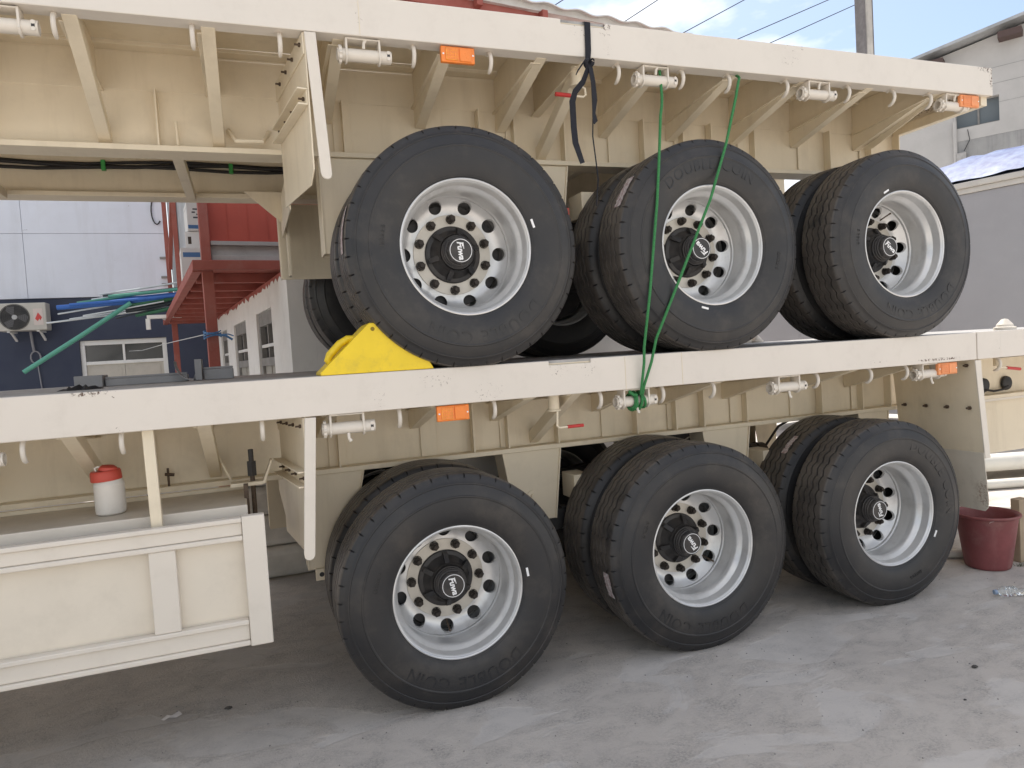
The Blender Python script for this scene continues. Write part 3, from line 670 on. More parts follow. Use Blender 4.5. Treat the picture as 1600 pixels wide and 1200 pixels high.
    MB().beam((-.865, .30, .80), (-.865, .30, 1.24 - .16), .02, .02, (0, 1, 0)).build('hanger_rod', M_bolt, tb)
    rod = MB(); rod.tube([(-.835, .40, .90), (-.835, .40, 1.115)], .011, 10); rd = rod.build('hanger_rod', M_bolt, tb)
    rod = MB(); rod.tube([(-.835, .40, 1.10), (-.835, .40, 1.165)], .022, 6); rod.tube([(-.835, .40, 1.16), (-.835, .40, 1.22)], .012, 10); rod.build('rod_nut', M_black, rd)
    MB().prism([(-.80, 1.058), (-.78, 1.064), (-.745, 1.165), (-.752, 1.168), (-.79, 1.075), (-.93, 1.075), (-.93, 1.058)], 'y', .36, .44).build('rod_bracket', M_cream, tb, .002)
    MB().tube([(-.985, .55, 1.20), (-.93, .52, 1.07)], .006, 8).build('box_stay', M_cream, tb)
    mb = MB(); mb.tube([(-1.205, .62, zf), (-1.205, .62, zf + .085)], .0055, 8); mb.build('box_catch', M_bolt, tb); MB().tube([(-1.218, .612, zf + .058), (-1.178, .612, zf + .052)], .0075, 8).build('wing_nut', M_bolt, tb)
    # pale brackets below the beam seen left of the wheels
    MB().box((-.80, 1.70, .93), (-.72, 1.76, 1.09)).build('landing_bracket', M_black, root, .004)
    MB().box((-.66, 1.78, .62), (-.60, 1.82, 1.05)).build('landing_bracket', M_black, root, .004)
lower_extras(LO)
def upper_extras(root):
    z = uzf
    # brake hose and cable bundle clipped on the far beam
    yy = 1.757
    for k, (dz, r) in enumerate(((0, .012), (.016, .009), (-.016, .010))):
        pts = [(-5 + i * .25, yy - .012, z + .20 + dz + .012 * math.sin(i * 1.3 + k) - .004 * math.sin(i * .6)) for i in range(19)]
        MB().tube(pts, r, 8).build('brake_hose', M_cable, root)
    for x in (-1.66, -.96, -2.4): MB().box((x - .012, yy - .03, z + .165), (x + .012, yy - .001, z + .225)).build('hose_clip', M_clip, root, .003)
    # grab handle, stays
    MB().tube([(-.955, .655, z + .095), (-.925, .60, z + .032), (-.805, .60, z + .034), (-.772, .655, z + .095)], .011, 10).build('grab_handle', M_cream, root)
    MB().tube([(-1.02 - .16, .63, z + .004), (-1.022 - .16, .63, z + .12)], .007, 8).build('stay_rod', M_cream, root)
    # corner gusset under the far beam and plates hanging there
    MB().prism([(-.90, z + .015), (-.66, z + .015), (-.66, z - .20)], 'y', 1.55, 1.56).build('corner_gusset', M_cream, root, .002)
    MB().box((-.672, 1.50, z - .50), (-.655, 1.60, z + .012)).build('hanger_edge', M_cream, root, .002)
    # closing gusset at the rear end
    mb = MB(); mb.prism([(.02, uzb - .002), (.60, uzb - .002 - .0), (.60, uzf + .14), (.54, uzf + .14)], 'x', 2.985, 2.991); mb.build('end_gusset', M_cream, root, .001)
    MB().box((3.30, .03, uzb - .05), (3.35, .66, uzb + .01)).build('end_bar', M_cream, root, .002)
upper_extras(UP)

# ------------------------------------------------------------------ loose things on and around the trailers
def chock():
    t = MB(); X0, X1 = -.535, -.05; H = .212; zd = zt + .0015
    prof = [(X0, 0), (X1, 0), (X1, .004)]
    wc = .133; zc = .567 - 0.002
    for i in range(11):
        a = R(-91.5 - i * 4.15); x = wc + .552 * math.cos(a); z = zc + .552 * math.sin(a)
        if z > .006 and x < X1 - .004: prof.append((x, z))
    x, z = prof[-1]
    prof += [(x - .035, H - .012), (x - .05, H), (x - .075, H), (x - .088, H - .01), (X0 + .012, .022), (X0, .012)]
    t.prism(prof, 'y', .004, .215); t.xf(Matrix.Translation((0, 0, zd)))
    o = t.build('wheel_chock', M_yellow, None, .004)
    tag(o, 'yellow plastic wheel chock wedged under the front tyre of the upper trailer', 'wheel chock')
    hx = x - .063
    hd = MB(); hd.lathe([(0, -.001), (.009, -.001), (.009, .004)], 16, 'y', (hx, .004, zd + H - .026)); hd.build('chock_hole', mat('chock_hole_dark', (.25, .17, .01), .7), o)
    hd = MB(); sl = lambda t, o: (X0 + .012 + (x - .10 - X0) * t - o, .08, zd + .022 + (H - .03) * t + o * .4)
    hd.tube([sl(.16, -.01), sl(.20, .010), sl(.30, .020), sl(.55, .022), sl(.68, .012), sl(.74, -.01)], [.012, .016, .017, .017, .016, .012], 12); hd.build('chock_handle', M_yellow, o)
chock()
def rope():
    mb = MB(); y = -.045
    zc = zb - .063; wx = .982; yy = .05
    def catenary(a, b, n=14, sag=.01):
        return [Vector(a).lerp(Vector(b), i / n) + Vector((0, -.004 * math.sin(math.pi * i / n), 0)) for i in range(n + 1)]
    mb.tube([(1.205, .03, uzb + 1.542 - .01), (1.200, .015, 2.86), (1.197, .008, 2.80), (1.168, -.030, 2.745), (1.137, -.064, 2.689), (1.111, -.066, 2.443), (1.089, -.067, 2.259), (1.024, -.066, 1.828), (.980, -.062, 1.575), (.992, -.034, 1.50), (.979, -.026, 1.40), (.985, .0, 1.345)], .0070, 10)
    mb.tube([(1.668, .03, uzb + 1.542 + .002), (1.661, .0, 2.93), (1.62, -.036, 2.872), (1.585, -.064, 2.809), (1.509, -.066, 2.567), (1.401, -.067, 2.295), (1.190, -.066, 1.886), (1.050, -.062, 1.615), (1.034, -.032, 1.50), (.990, -.024, 1.385), (.995, .0, 1.345)], .0070, 10)
    pts = []
    for i in range(90):
        a = i / 89 * 2 * math.pi * 5.5; pts.append((.945 + .075 * (i / 89) + .012 * math.sin(a * .7), yy + .036 * math.cos(a), zc + .036 * math.sin(a)))
    mb.tube(pts, .0068, 8)
    pts = []
    for i in range(60):
        a = i / 59 * 2 * math.pi * 1.7 + 1; pts.append((1.005 - .05 * (i / 59), yy + .043 * math.cos(a), zc + .045 * math.sin(a)))
    mb.tube(pts, .0068, 8)
    mb.tube([(.93, .02, zb - .01), (.95, .01, zb - .03), (.97, .012, zc + .03)], .0078, 8)
    o = mb.build('green_rope', M_rope, None, angle=50); tag(o, 'thin green rope hanging over the upper middle wheel, knotted round a lower winch', 'rope')
rope()
def strap():
    mb = MB(); zt_u = uzt + 1.542
    def band(pts, w, th=.0025, tw=None):
        vs = []; fs = []; n = len(pts)
        for i, p in enumerate(pts):
            p = Vector(p); a = (tw[i] if tw else 0); x = Vector((math.cos(a), math.sin(a), 0)); ww = w[i] if isinstance(w, list) else w
            d = (Vector(pts[min(i + 1, n - 1)]) - Vector(pts[max(i - 1, 0)])).normalized(); x = (x - d * x.dot(d)).normalized(); nn = d.cross(x)
            vs += [p - x * ww / 2 - nn * th / 2, p + x * ww / 2 - nn * th / 2, p + x * ww / 2 + nn * th / 2, p - x * ww / 2 + nn * th / 2]
        for i in range(n - 1):
            for k in range(4): fs.append((4 * i + k, 4 * i + (k + 1) % 4, 4 * i + 4 + (k + 1) % 4, 4 * i + 4 + k))
        fs += [(3, 2, 1, 0), tuple(4 * (n - 1) + k for k in range(4))]
        mb.add(vs, fs)
    y = -.0275
    band([(.787, .10, zt_u + .005), (.787, .0, zt_u + .005), (.787, y, zt_u - .005), (.786, y, 3.05), (.784, y, 2.98), (.778, y - .004, 2.94), (.772, y - .012, 2.915)], [.030] * 5 + [.026, .018])
    band([(.774, y - .012, 2.925), (.770, y - .016, 2.89), (.745, y - .006, 2.83), (.705, y, 2.785), (.690, y + .006, 2.74), (.690, y + .006, 2.62), (.693, y + .004, 2.55), (.715, y, 2.475), (.722, y, 2.455)], [.018, .024, .029, .030, .031, .031, .031, .028, .026], tw=[0, .2, .3, .2, 0, .05, 0, .1, .1])
    band([(.774, y - .013, 2.925), (.782, y - .018, 2.89), (.795, y - .012, 2.83), (.798, y - .01, 2.75), (.792, y - .008, 2.69), (.796, y - .008, 2.655), (.788, y - .008, 2.64)], [.020, .028, .034, .033, .024, .030, .012], tw=[0, .25, .45, .3, .5, .2, .4])
    band([(.774, y - .018, 2.92), (.745, y - .028, 2.915), (.715, y - .02, 2.875), (.705, y - .016, 2.855)], [.014, .016, .012, .006], tw=[.5, .9, .9, .9])
    band([(.776, y - .018, 2.925), (.790, y - .03, 2.93), (.80, y - .025, 2.925)], [.016, .014, .008])
    mb.tube([(.786, y - .006, 2.66), (.780, y - .006, 2.58), (.792, y - .005, 2.45), (.797, y - .005, 2.38), (.792, -.01, 2.26)], .0032, 6)
    kn = [(.774 + .018 * math.cos(a), y - .014 + .010 * math.sin(a * 1.7), 2.915 + .014 * math.sin(a)) for a in [i * .55 for i in range(13)]]
    mb.tube(kn, .010, 8)
    tag(mb.build('black_strap', M_strap, None, angle=30), 'frayed dark navy webbing strap knotted and hanging from the upper trailer rail', 'strap')
strap()
def jug():
    t = thing('water_jug', 'small white plastic jug with a red screw lid standing on the tool box', 'jug', (-1.397, .30, 1.0195))
    M_j = mat('jug_plastic', (0.74, 0.71, 0.66), 0.4, var=0.08, dirt=((0.4, 0.36, 0.3), 9, 0.3)); M_l = mat('jug_lid_red', (0.56, 0.075, 0.05), 0.45, var=0.15, dirt=((0.3, 0.08, 0.06), 10, 0.3))
    mb = MB(); mb.lathe([(0, 0), (.048, 0), (.056, .006), (.058, .02), (.058, .118), (.0595, .122), (.058, .127), (.055, .134), (.050, .146), (.048, .152), (0, .152)], 40, 'z'); mb.build('body', M_j, t)
    mb = MB(); n = 40; prof = [(.0575, .142), (.059, .145), (.0575, .178), (.054, .184), (.04, .186), (0, .186)]
    mb.lathe(prof, n, 'z'); mb.xf(Matrix.Rotation(R(-3), 4, 'Y')); ld = mb.build('lid', M_l, t)
    mb = MB(); mb.lathe([(.036, 0), (.034, .013), (.022, .021), (0, .023)], 24, 'z'); mb.xf(Matrix.Translation((.002, -.01, .184)) @ Matrix.Rotation(R(6), 4, 'Y')); mb.build('lid_knob', M_l, ld)
    mb = MB(); mb.tube([(-.040, -.02, .183), (-.044, -.02, .198), (-.030, -.02, .203), (-.022, -.02, .196)], .004, 8); mb.build('lid_loop', M_j, ld)
jug()
def bucket():
    t = thing('plastic_bucket', 'dusty dark red plastic bucket standing behind the rear wheel', 'bucket', (3.635, .205, 0.0))
    M_b = mat('bucket_red', (0.24, 0.068, 0.07), 0.6, var=0.3, vscale=6, dirt=((0.36, 0.19, 0.17), 6, 0.6), streak=((.33, .16, .15), (7, 7, 2), .45), bump=0.1, bscale=30)
    mb = MB(); mb.lathe([(0, .003), (.124, .003), (.130, .010), (.134, .03), (.176, .335), (.181, .340), (.190, .343), (.193, .350), (.190, .357), (.182, .358), (.176, .352), (.172, .335), (.130, .03), (.126, .016), (0, .014)], 64, 'z'); bd = mb.build('body', M_b, t)
    mb = MB(); pts = [(-.19 * math.cos(a) , -.10 * math.sin(a) * .2 - .02, .345 - .20 * math.sin(a) * .55) for a in [i * math.pi / 16 for i in range(17)]]
    mb.tube([(-.115, -.135, .340), (-.128, -.118, .33), (-.13, -.10, .30), (-.12, -.10, .26)], .0028, 6); mb.build('wire_handle', mat('wire_pale', (.6, .5, .48), .4, metal=.3), t)
bucket()
def bottle():
    M_pl = bpy.data.materials.new('clear_plastic'); M_pl.use_nodes = True; b = M_pl.node_tree.nodes['Principled BSDF']; b.inputs['Base Color'].default_value = (.9, .93, .93, 1); b.inputs['Transmission Weight'].default_value = .85; b.inputs['Roughness'].default_value = .12; b.inputs['IOR'].default_value = 1.25
    t = thing('plastic_bottle', 'crushed clear plastic water bottle lying on the concrete near the red bucket', 'bottle', (3.155, -.185, .026), R(-20))
    mb = MB(); prof = [(0, .205), (.020, .204), (.029, .195), (.030, .15)]
    for i in range(5): prof += [(.030, .14 - i * .014), (.027, .133 - i * .014)]
    prof += [(.030, .065), (.028, .045), (.016, .022), (.0125, .016), (.0125, .002)]
    mb.lathe(prof, 24, 'x'); bd = mb.build('body', M_pl, t)
    for v in bd.data.vertices:
        if v.co.x > .12: v.co.z = v.co.z * .55 - .008; v.co.y *= 1.15
    MB().lathe([(0, -.006), (.013, -.006), (.0145, -.003), (.0145, .010), (.013, .012), (0, .012)], 20, 'x').build('cap', mat('cap_blue', (.25, .33, .45), .4), t)
bottle()
def litter():
    M_l = mat('dry_leaf', (0.72, 0.68, 0.66), 0.8, var=0.2)
    mb = MB(); mb.add([(-.045, 0, .004), (-.02, .02, .012), (.01, .012, .006), (.03, .028, .016), (.045, .005, .008), (.02, -.012, .005), (-.01, -.014, .012), (-.03, -.012, .003), (0, 0, .014)], [(8, i, (i + 1) % 8) for i in range(8)])
    o = mb.build('paper_scrap', M_l, None, angle=0); o.location = (-1.265, .525, .001); tag(o, 'crumpled pale scrap lying on the dark concrete below the side guard', 'litter')
    M_s = mat('dark_stone', (0.08, 0.075, 0.07), 0.8, var=0.3)
    spots = [((2.235, -.745, 0), .012, 'dark pebble on the pale scuffed concrete at lower right'), ((-1.02, .50, 0), .011, 'small dark chip on the shaded concrete right of the pale scrap'), ((1.93, -.93, 0), .005, 'tiny dark pebble in the sunlit-looking open concrete near bottom edge')]
    for loc, r, lab in spots:
        bm = bmesh.new(); bmesh.ops.create_icosphere(bm, subdivisions=2, radius=r)
        for v in bm.verts: v.co *= random.uniform(.75, 1.2); v.co.z *= .6; v.co.x *= 1.5
        me = bpy.data.meshes.new('pebble'); bm.to_mesh(me); bm.free(); me.materials.append(M_s)
        o = link('pebble', me, None, (loc[0], loc[1], r * .45)); tag(o, lab.replace('in the sunlit-looking open', 'on the open'), 'pebble')
    # tiny grit, too small to count
    mb = MB()
    for i in range(900):
        x = random.uniform(-2.5, 3.6); y = random.uniform(-1.9, .9); s = random.choice((.0015, .002, .003, .0045)); a = random.random() * 3
        c, sn = math.cos(a) * s, math.sin(a) * s
        mb.add([(x - c, y - sn, 0), (x + sn, y - c, 0), (x + c, y + sn, 0), (x - sn, y + c, 0), (x, y, s * 1.1)], [(0, 1, 4), (1, 2, 4), (2, 3, 4), (3, 0, 4)])
    o = mb.build('grit', mat('grit_mixed', (0.35, 0.33, 0.31), 0.9, var=0.8, vscale=30, col2=(.08, .075, .07)), None, angle=0, fix=False); o['kind'] = 'stuff'
litter()
def deck_items():
    M_gr = mat('grey_sheet_metal', (0.30, 0.30, 0.31), 0.5, var=0.2, vscale=7, dirt=((.3, .28, .26), 8, .4))
    z = zt + .0015
    mb = MB(); mb.box((-1.66, 1.14, z), (-1.53, 1.30, z + .062)); o = mb.build('metal_block', M_gr, None, .004); tag(o, 'short grey metal block at the left end of the bar on the lower deck', 'scrap metal')
    mb = MB(); mb.box((-1.525, 1.18, z), (-1.13, 1.28, z + .038)); mb.box((-1.525, 1.18, z + .0385), (-1.13, 1.19, z + .050)); o = mb.build('metal_bar', M_gr, None, .003); tag(o, 'long flat grey bar lying on the lower deck between block and curved guard', 'scrap metal')
    mb = MB(); pts = []
    for i in range(11):
        a = R(180 + i * 9.5); pts.append((-1.10 + .085 * math.cos(a) * 1.0, z + .105 + .10 * math.sin(a)))
    outer = pts + [(-1.055, z + .005), (-1.055, z + .11)] 
    th = [(x, zz + .006) for x, zz in pts]
    mb.prism(pts + list(reversed(th)), 'y', 1.10, 1.26); mb.prism([(-1.108, z + .001), (-1.060, z + .001), (-1.060, z + .112), (-1.108, z + .012)], 'y', 1.261, 1.268); mb.box((-1.085, 1.10, z + .004), (-1.052, 1.255, z + .115))
    o = mb.build('mudguard_piece', M_gr, None, .001); tag(o, 'curved grey mudguard offcut standing on the lower deck', 'mudguard')
    mb = MB(); mb.box((-1.045, 1.14, z), (-.895, 1.24, z + .058)); mb.box((-1.045, 1.14, z + .0585), (-.895, 1.15, z + .07)); o = mb.build('metal_channel', M_gr, None, .004); tag(o, 'short grey channel lying on the lower deck right of the curved guard', 'scrap metal')
    M_k = mat('dark_rag', (0.02, 0.02, 0.024), 0.9, var=0.4)
    mb = MB()
    n = 16
    top = [(-1.60 + .17 * i / n, .55 + .03 * math.sin(i), z + .004 + .016 * math.sin(math.pi * i / n) * (1 + .4 * math.sin(i * 2.1))) for i in range(n + 1)]
    vs = []; 
    for (x, y, zz) in top: vs += [(x, y - .05, z), (x, y, zz), (x, y + .06, z)]
    fs = []
    for i in range(n): fs += [(3 * i, 3 * i + 3, 3 * i + 4, 3 * i + 1), (3 * i + 1, 3 * i + 4, 3 * i + 5, 3 * i + 2)]
    mb.add(vs, fs); tag(mb.build('black_rag', M_k, None), 'flat black rag lying on the lower deck in front of the grey block', 'rag')
deck_items()

# ------------------------------------------------------------------ background
M_navy = mat('navy_wall_paint', (0.034, 0.042, 0.075), 0.75, var=0.25, vscale=2, col2=(0.045, 0.055, 0.085), bump=0.2, bscale=20)
M_clad = mat('pale_blue_cladding', (0.66, 0.69, 0.76), 0.6, var=0.06, vscale=1.5, dirt=((.5, .5, .52), 2, .25), streak=((.48, .49, .52), (4, 4, .4), .4), chips=((.35, .35, .36), 9, .66), bump=0.05, bscale=12)
M_redp = mat('oxide_red_paint', (0.30, 0.075, 0.055), 0.65, var=0.25, vscale=4, col2=(0.36, 0.11, 0.085), dirt=((.34, .22, .19), 6, .45), bump=0.1, bscale=30)
M_redw = mat('red_cabin_paint', (0.46, 0.078, 0.05), 0.6, var=0.2, vscale=2, streak=((.42, .14, .10), (9, 9, .7), .5), bump=0.08, bscale=20)
M_plaster = mat('white_plaster', (0.78, 0.765, 0.73), 0.85, var=0.08, vscale=2, dirt=((.45, .42, .38), 3, .35), bump=0.25, bscale=30)
M_conc = mat('bare_concrete', (0.46, 0.45, 0.44), 0.9, var=0.3, vscale=3, dirt=((.18, .18, .18), 5, .5), bump=0.4, bscale=30)
M_glass = mat('dark_window_glass', (0.03, 0.032, 0.036), 0.12, var=0.2, vscale=3, spec=0.7)
M_frame = mat('weathered_frame', (0.27, 0.26, 0.245), 0.75, var=0.25, vscale=8)
M_door = mat('cream_door', (0.56, 0.52, 0.45), 0.65, var=0.1, dirt=((.3, .27, .22), 5, .4))
M_galv = mat('galvanised_sheet', (0.45, 0.46, 0.47), 0.45, metal=0.3, var=0.25, vscale=3, dirt=((.3, .28, .26), 4, .4))
M_carton = mat('white_carton', (0.66, 0.65, 0.63), 0.8, var=0.06)

def corrugated(p0, p1, z0, z1, per=.076, amp=.012, th=.002):
    """vertical corrugated sheet between two ground points"""
    mb = MB(); p0 = Vector((p0[0], p0[1], 0)); p1 = Vector((p1[0], p1[1], 0)); d = (p1 - p0); L_ = d.length; d.normalize(); nn = Vector((d.y, -d.x, 0)); n = int(L_ / per * 6)
    vs = []; fs = []
    for i in range(n + 1):
        t = L_ * i / n; o = amp * math.sin(2 * math.pi * t / per)
        for (dz, dn) in ((z0, 0), (z1, 0), (z1, th), (z0, th)): q = p0 + d * t + nn * (o + dn); vs.append((q.x, q.y, dz))
    for i in range(n):
        for k in range(4): fs.append((4 * i + k, 4 * i + (k + 1) % 4, 4 * i + 4 + (k + 1) % 4, 4 * i + 4 + k))
    return mb.add(vs, fs)

def workshop():
    Y = 10.6
    t = thing('workshop_building', 'two tone building with navy ground floor and pale blue upper cladding at left', 'building', (-4.0, Y, 0))
    def B(lo, hi): return MB().box((lo[0] + 4, lo[1] - Y, lo[2]), (hi[0] + 4, hi[1] - Y, hi[2]))
    # navy wall with an opening for the door
    for lo, hi in (((-14, Y, 0), (-3.43, Y + .25, 2.93)), ((-2.11, Y, 0), (3.0, Y + .25, 2.93)), ((-3.43, Y, 2.215), (-2.11, Y + .25, 2.93))): B(lo, hi).build('wall', M_navy, t)
    for (xa, xb) in ((-14, -9.2), (-9.195, -4.09), (-4.085, -1.985)):
        for (za, zb_) in ((2.935, 3.985), (3.99, 5.4), (5.405, 8.2)): B((xa, Y - .03, za), (xb, Y + .2, zb_)).build('cladding_panel', M_clad, t, .003)
    d = B((-3.43, Y + .05, 0.02), (-3.36, Y + .13, 2.21)).build('door', M_white, t, .004)
    B((-2.185, Y + .05, .02), (-2.112, Y + .13, 2.21)).build('door_frame', M_white, d, .004); B((-3.359, Y + .05, 2.13), (-2.186, Y + .13, 2.21)).build('door_frame', M_white, d, .004)
    B((-3.359, Y + .05, 1.80), (-2.186, Y + .12, 1.855)).build('door_frame', M_white, d, .004); B((-2.80, Y + .052, 1.856), (-2.765, Y + .12, 2.129)).build('door_frame', M_white, d, .003)
    for (a, b) in ((-3.359, -2.801), (-2.764, -2.186)): B((a, Y + .09, 1.856), (b, Y + .10, 2.129)).build('pane', M_glass, d)
    for (a, b) in ((-3.359, -2.788), (-2.784, -2.186)):
        p = B((a, Y + .07, .03), (b, Y + .11, 1.798)).build('door_leaf', M_door, d, .004); B((a + .05, Y + .062, .9), (b - .05, Y + .0695, 1.75)).build('door_panel', M_door, d, .003)
    B((-3.30, Y + .14, 1.85), (-2.2, Y + .5, 2.12)).build('inner_shelf', mat('cardboard_brown', (.22, .13, .08), .8, var=.3), t)
    MB().tube([(1.90 + .075 * math.cos(a), -.06, 4.36 + .22 * math.sin(a)) for a in [.9 + i * .38 for i in range(13)]], .012, 6).build('cable_loop', M_black, t)
    for z in (3.55, 3.22, 3.10): B((-2.10, Y - .08, z), (-1.96, Y - .031, z + .035)).build('wall_bracket', M_frame, t)
workshop()
def aircon():
    t = thing('air_conditioner', 'beige outdoor air conditioner unit with round black fan on the navy wall', 'air conditioner', (-4.10, 10.30, 2.375))
    M_a = mat('ac_casing', (0.50, 0.48, 0.43), 0.5, var=0.08, dirt=((.3, .28, .25), 5, .3))
    MB().box((-.335, -.14, .02), (.335, .14, .455)).build('casing', M_a, t, .012)
    f = MB().lathe([(.205, -.150), (.205, -.142), (.198, -.142)], 40, 'y', (-.095, 0, .235)); fg = f.build('fan_grille', M_black, t)
    MB().lathe([(0, -.1425), (.195, -.1425), (.195, -.1405)], 40, 'y', (-.095, 0, .235)).build('fan_opening', M_black, t)
    mb = MB()
    for r in (.06, .085, .11, .135, .16, .185): mb.lathe([(r, -.150), (r + .004, -.150), (r + .004, -.146), (r, -.146)], 32, 'y', (-.095, 0, .235), close=True)
    mb.build('grille_rings', M_black, fg)
    MB().lathe([(0, -.153), (.035, -.153), (.037, -.148), (.037, -.1425)], 24, 'y', (-.095, 0, .235)).build('fan_hub', mat('ac_grey', (.4, .4, .4), .5), fg)
    for i in range(3):
        mb = MB(); a = i * 2.094; mb.prism([(.03 * math.cos(a - .3), .03 * math.sin(a - .3)), (.17 * math.cos(a - .55), .17 * math.sin(a - .55)), (.19 * math.cos(a), .19 * math.sin(a)), (.15 * math.cos(a + .3), .15 * math.sin(a + .3)), (.03 * math.cos(a + .4), .03 * math.sin(a + .4))], 'y', -.1455, -.1435); mb.xf(Matrix.Translation((-.095, 0, .235))); mb.build('fan_blade', mat('fan_blade_grey', (.09, .09, .095), .5), fg)
    MB().box((.16, -.1435, .10), (.29, -.1405, .36)).build('badge_panel', mat('badge_pale', (.58, .50, .46), .5), t, .002)
    mb = MB(); mb.prism([(.18, .20), (.225, .30), (.275, .22), (.25, .17), (.24, .20), (.215, .16)], 'y', -.1455, -.1437); mb.build('badge', M_red, t)
    for x in (-.2, .2): MB().beam((x, .0, .018), (x, .29, -.12), .03, .03).build('bracket', M_white, t); MB().box((x - .02, -.12, 0), (x + .02, .295, .018)).build('bracket', M_white, t)
    mb = MB(); mb.tube([(.02, .20, .02), (.025, .22, -.15), (.03, .26, -.30)], .02, 8); mb.tube([(.05 + .07 * math.cos(a), .24, -.40 + .10 * math.sin(a)) for a in [i * .55 for i in range(13)]], .012, 6); mb.tube([(.06, .27, -.48), (.09, .27, -.9), (.08, .27, -1.8)], .01, 6); mb.build('drain_hose', mat('hose_grey', (.25, .25, .27), .6), t)
aircon()

ROT = R(7.5); O = (-1.168, 3.07, 0)
def cabin():
    t = thing('raised_cabin', 'red steel cabin on a red raised platform with posts and white corrugated roof', 'cabin', O, ROT)
    ZP = 2.466
    MB().box((0, 0, ZP - .075), (5.2, .07, ZP)).build('platform_beam', M_redp, t, .004)
    MB().box((0, .071, ZP - .085), (.07, 6.95, ZP)).build('platform_beam', M_redp, t, .004)
    MB().box((.071, 6.88, ZP - .075), (5.2, 6.95, ZP)).build('platform_beam', M_redp, t, .004)
    MB().box((.071, .071, ZP - .022), (5.2, 6.879, ZP - .001)).build('platform_floor', M_redp, t)
    for i in range(1, 10): MB().box((.071, .70 * i - .03, ZP - .105), (5.2, .70 * i + .03, ZP - .0225)).build('joist', M_redp, t, .003)
    for (u, v) in ((.115, .115), (.15, 6.6), (4.9, .115), (4.9, 6.6)): MB().box((u - .042, v - .04, 0), (u + .042, v + .04, ZP - (.0755 if v < 1 else .0225))).build('post', M_redp, t, .004)
    # cabin front
    MB().box((.078, .08, ZP + .001), (.150, .155, 4.72)).build('corner_post', M_redp, t, .004)
    MB().box((.151, .165, 2.635), (4.9, .20, 4.72)).build('front_wall', M_redw, t)
    for u in (.30, .46, .62, .95, 1.4, 1.9, 2.4, 2.9, 3.4, 3.9, 4.4): MB().box((u, .161, 2.64), (u + .006, .1648, 4.7)).build('wall_seam', M_redw, t)
    MB().box((.155, .11, ZP + .001), (4.9, .20, ZP + .055)).build('concrete_sill', M_conc, t, .004); MB().box((.155, .135, ZP + .0555), (4.9, .20, 2.60)).build('concrete_sill', M_conc, t, .004); MB().box((.155, .10, 2.6005), (4.9, .20, 2.6345)).build('concrete_sill', M_conc, t, .004)
    MB().box((.55, .21, ZP), (.60, 6.6, 4.72)).build('side_wall', M_galv, t)
    # roof
    mb = MB(); n = 150; vs = []; fs = []
    for i in range(n + 1):
        u = -1.2 + 6.6 * i / n; w = .015 * math.sin(2 * math.pi * u / .36) + .005 * math.sin(u * 3)
        zr = 4.985 + w - .015 * u
        vs += [(u, -.16, zr), (u, 3.4, zr + .5), (u, 3.4, zr + .488), (u, -.16, zr - .012)]
    for i in range(n):
        for k in range(4): fs.append((4 * i + k, 4 * i + (k + 1) % 4, 4 * i + 4 + (k + 1) % 4, 4 * i + 4 + k))
    mb.add(vs, fs); mb.build('roof_sheet', mat('white_roof_sheet', (.68, .66, .62), .6, var=.15, dirt=((.4, .36, .32), 4, .4)), t)
    vs = []; fs = []
    mb = MB(); mb.box((-1.2, -.10, 4.875), (5.35, -.085, 4.94)); mb.build('eave_board', mat('white_eave', (.62, .60, .57), .7, var=.1, dirt=((.4, .36, .32), 4, .4)), t)
    MB().box((-1.2, -.06, 4.77), (3.35, .02, 4.874)).build('roof_beam', M_redp, t, .004)
    for u in (.4, 1.5, 2.6, 3.3): MB().box((u - .03, -.15, 4.80), (u + .03, 3.2, 4.872)).build('rafter', M_redp, t, .003)
cabin()
def lean_to():
    t = thing('sheet_metal_screen', 'galvanised corrugated screen on dark red uprights beside the red cabin', 'screen', (-1.6, 8.0, 0))
    T = Matrix.Translation((1.6, -8.0, 0))
    corrugated((-1.86, 9.9), (-1.30, 5.6), 2.47, 5.2, .09, .014).xf(T).build('corrugated_sheet', M_galv, t, angle=60)
    MB().box((-1.87, 8.95, 2.47), (-1.81, 9.01, 5.2)).xf(T).build('upright', M_redp, t, .003)
    MB().box((-1.625, 7.45, 2.47), (-1.565, 7.51, 5.2)).xf(T).build('upright', M_redp, t, .003)
    MB().beam((-1.77, 8.4, 3.10), (-1.60, 7.48, 4.05), .05, .05).xf(T).build('diagonal_strut', M_redp, t, .003)
lean_to()
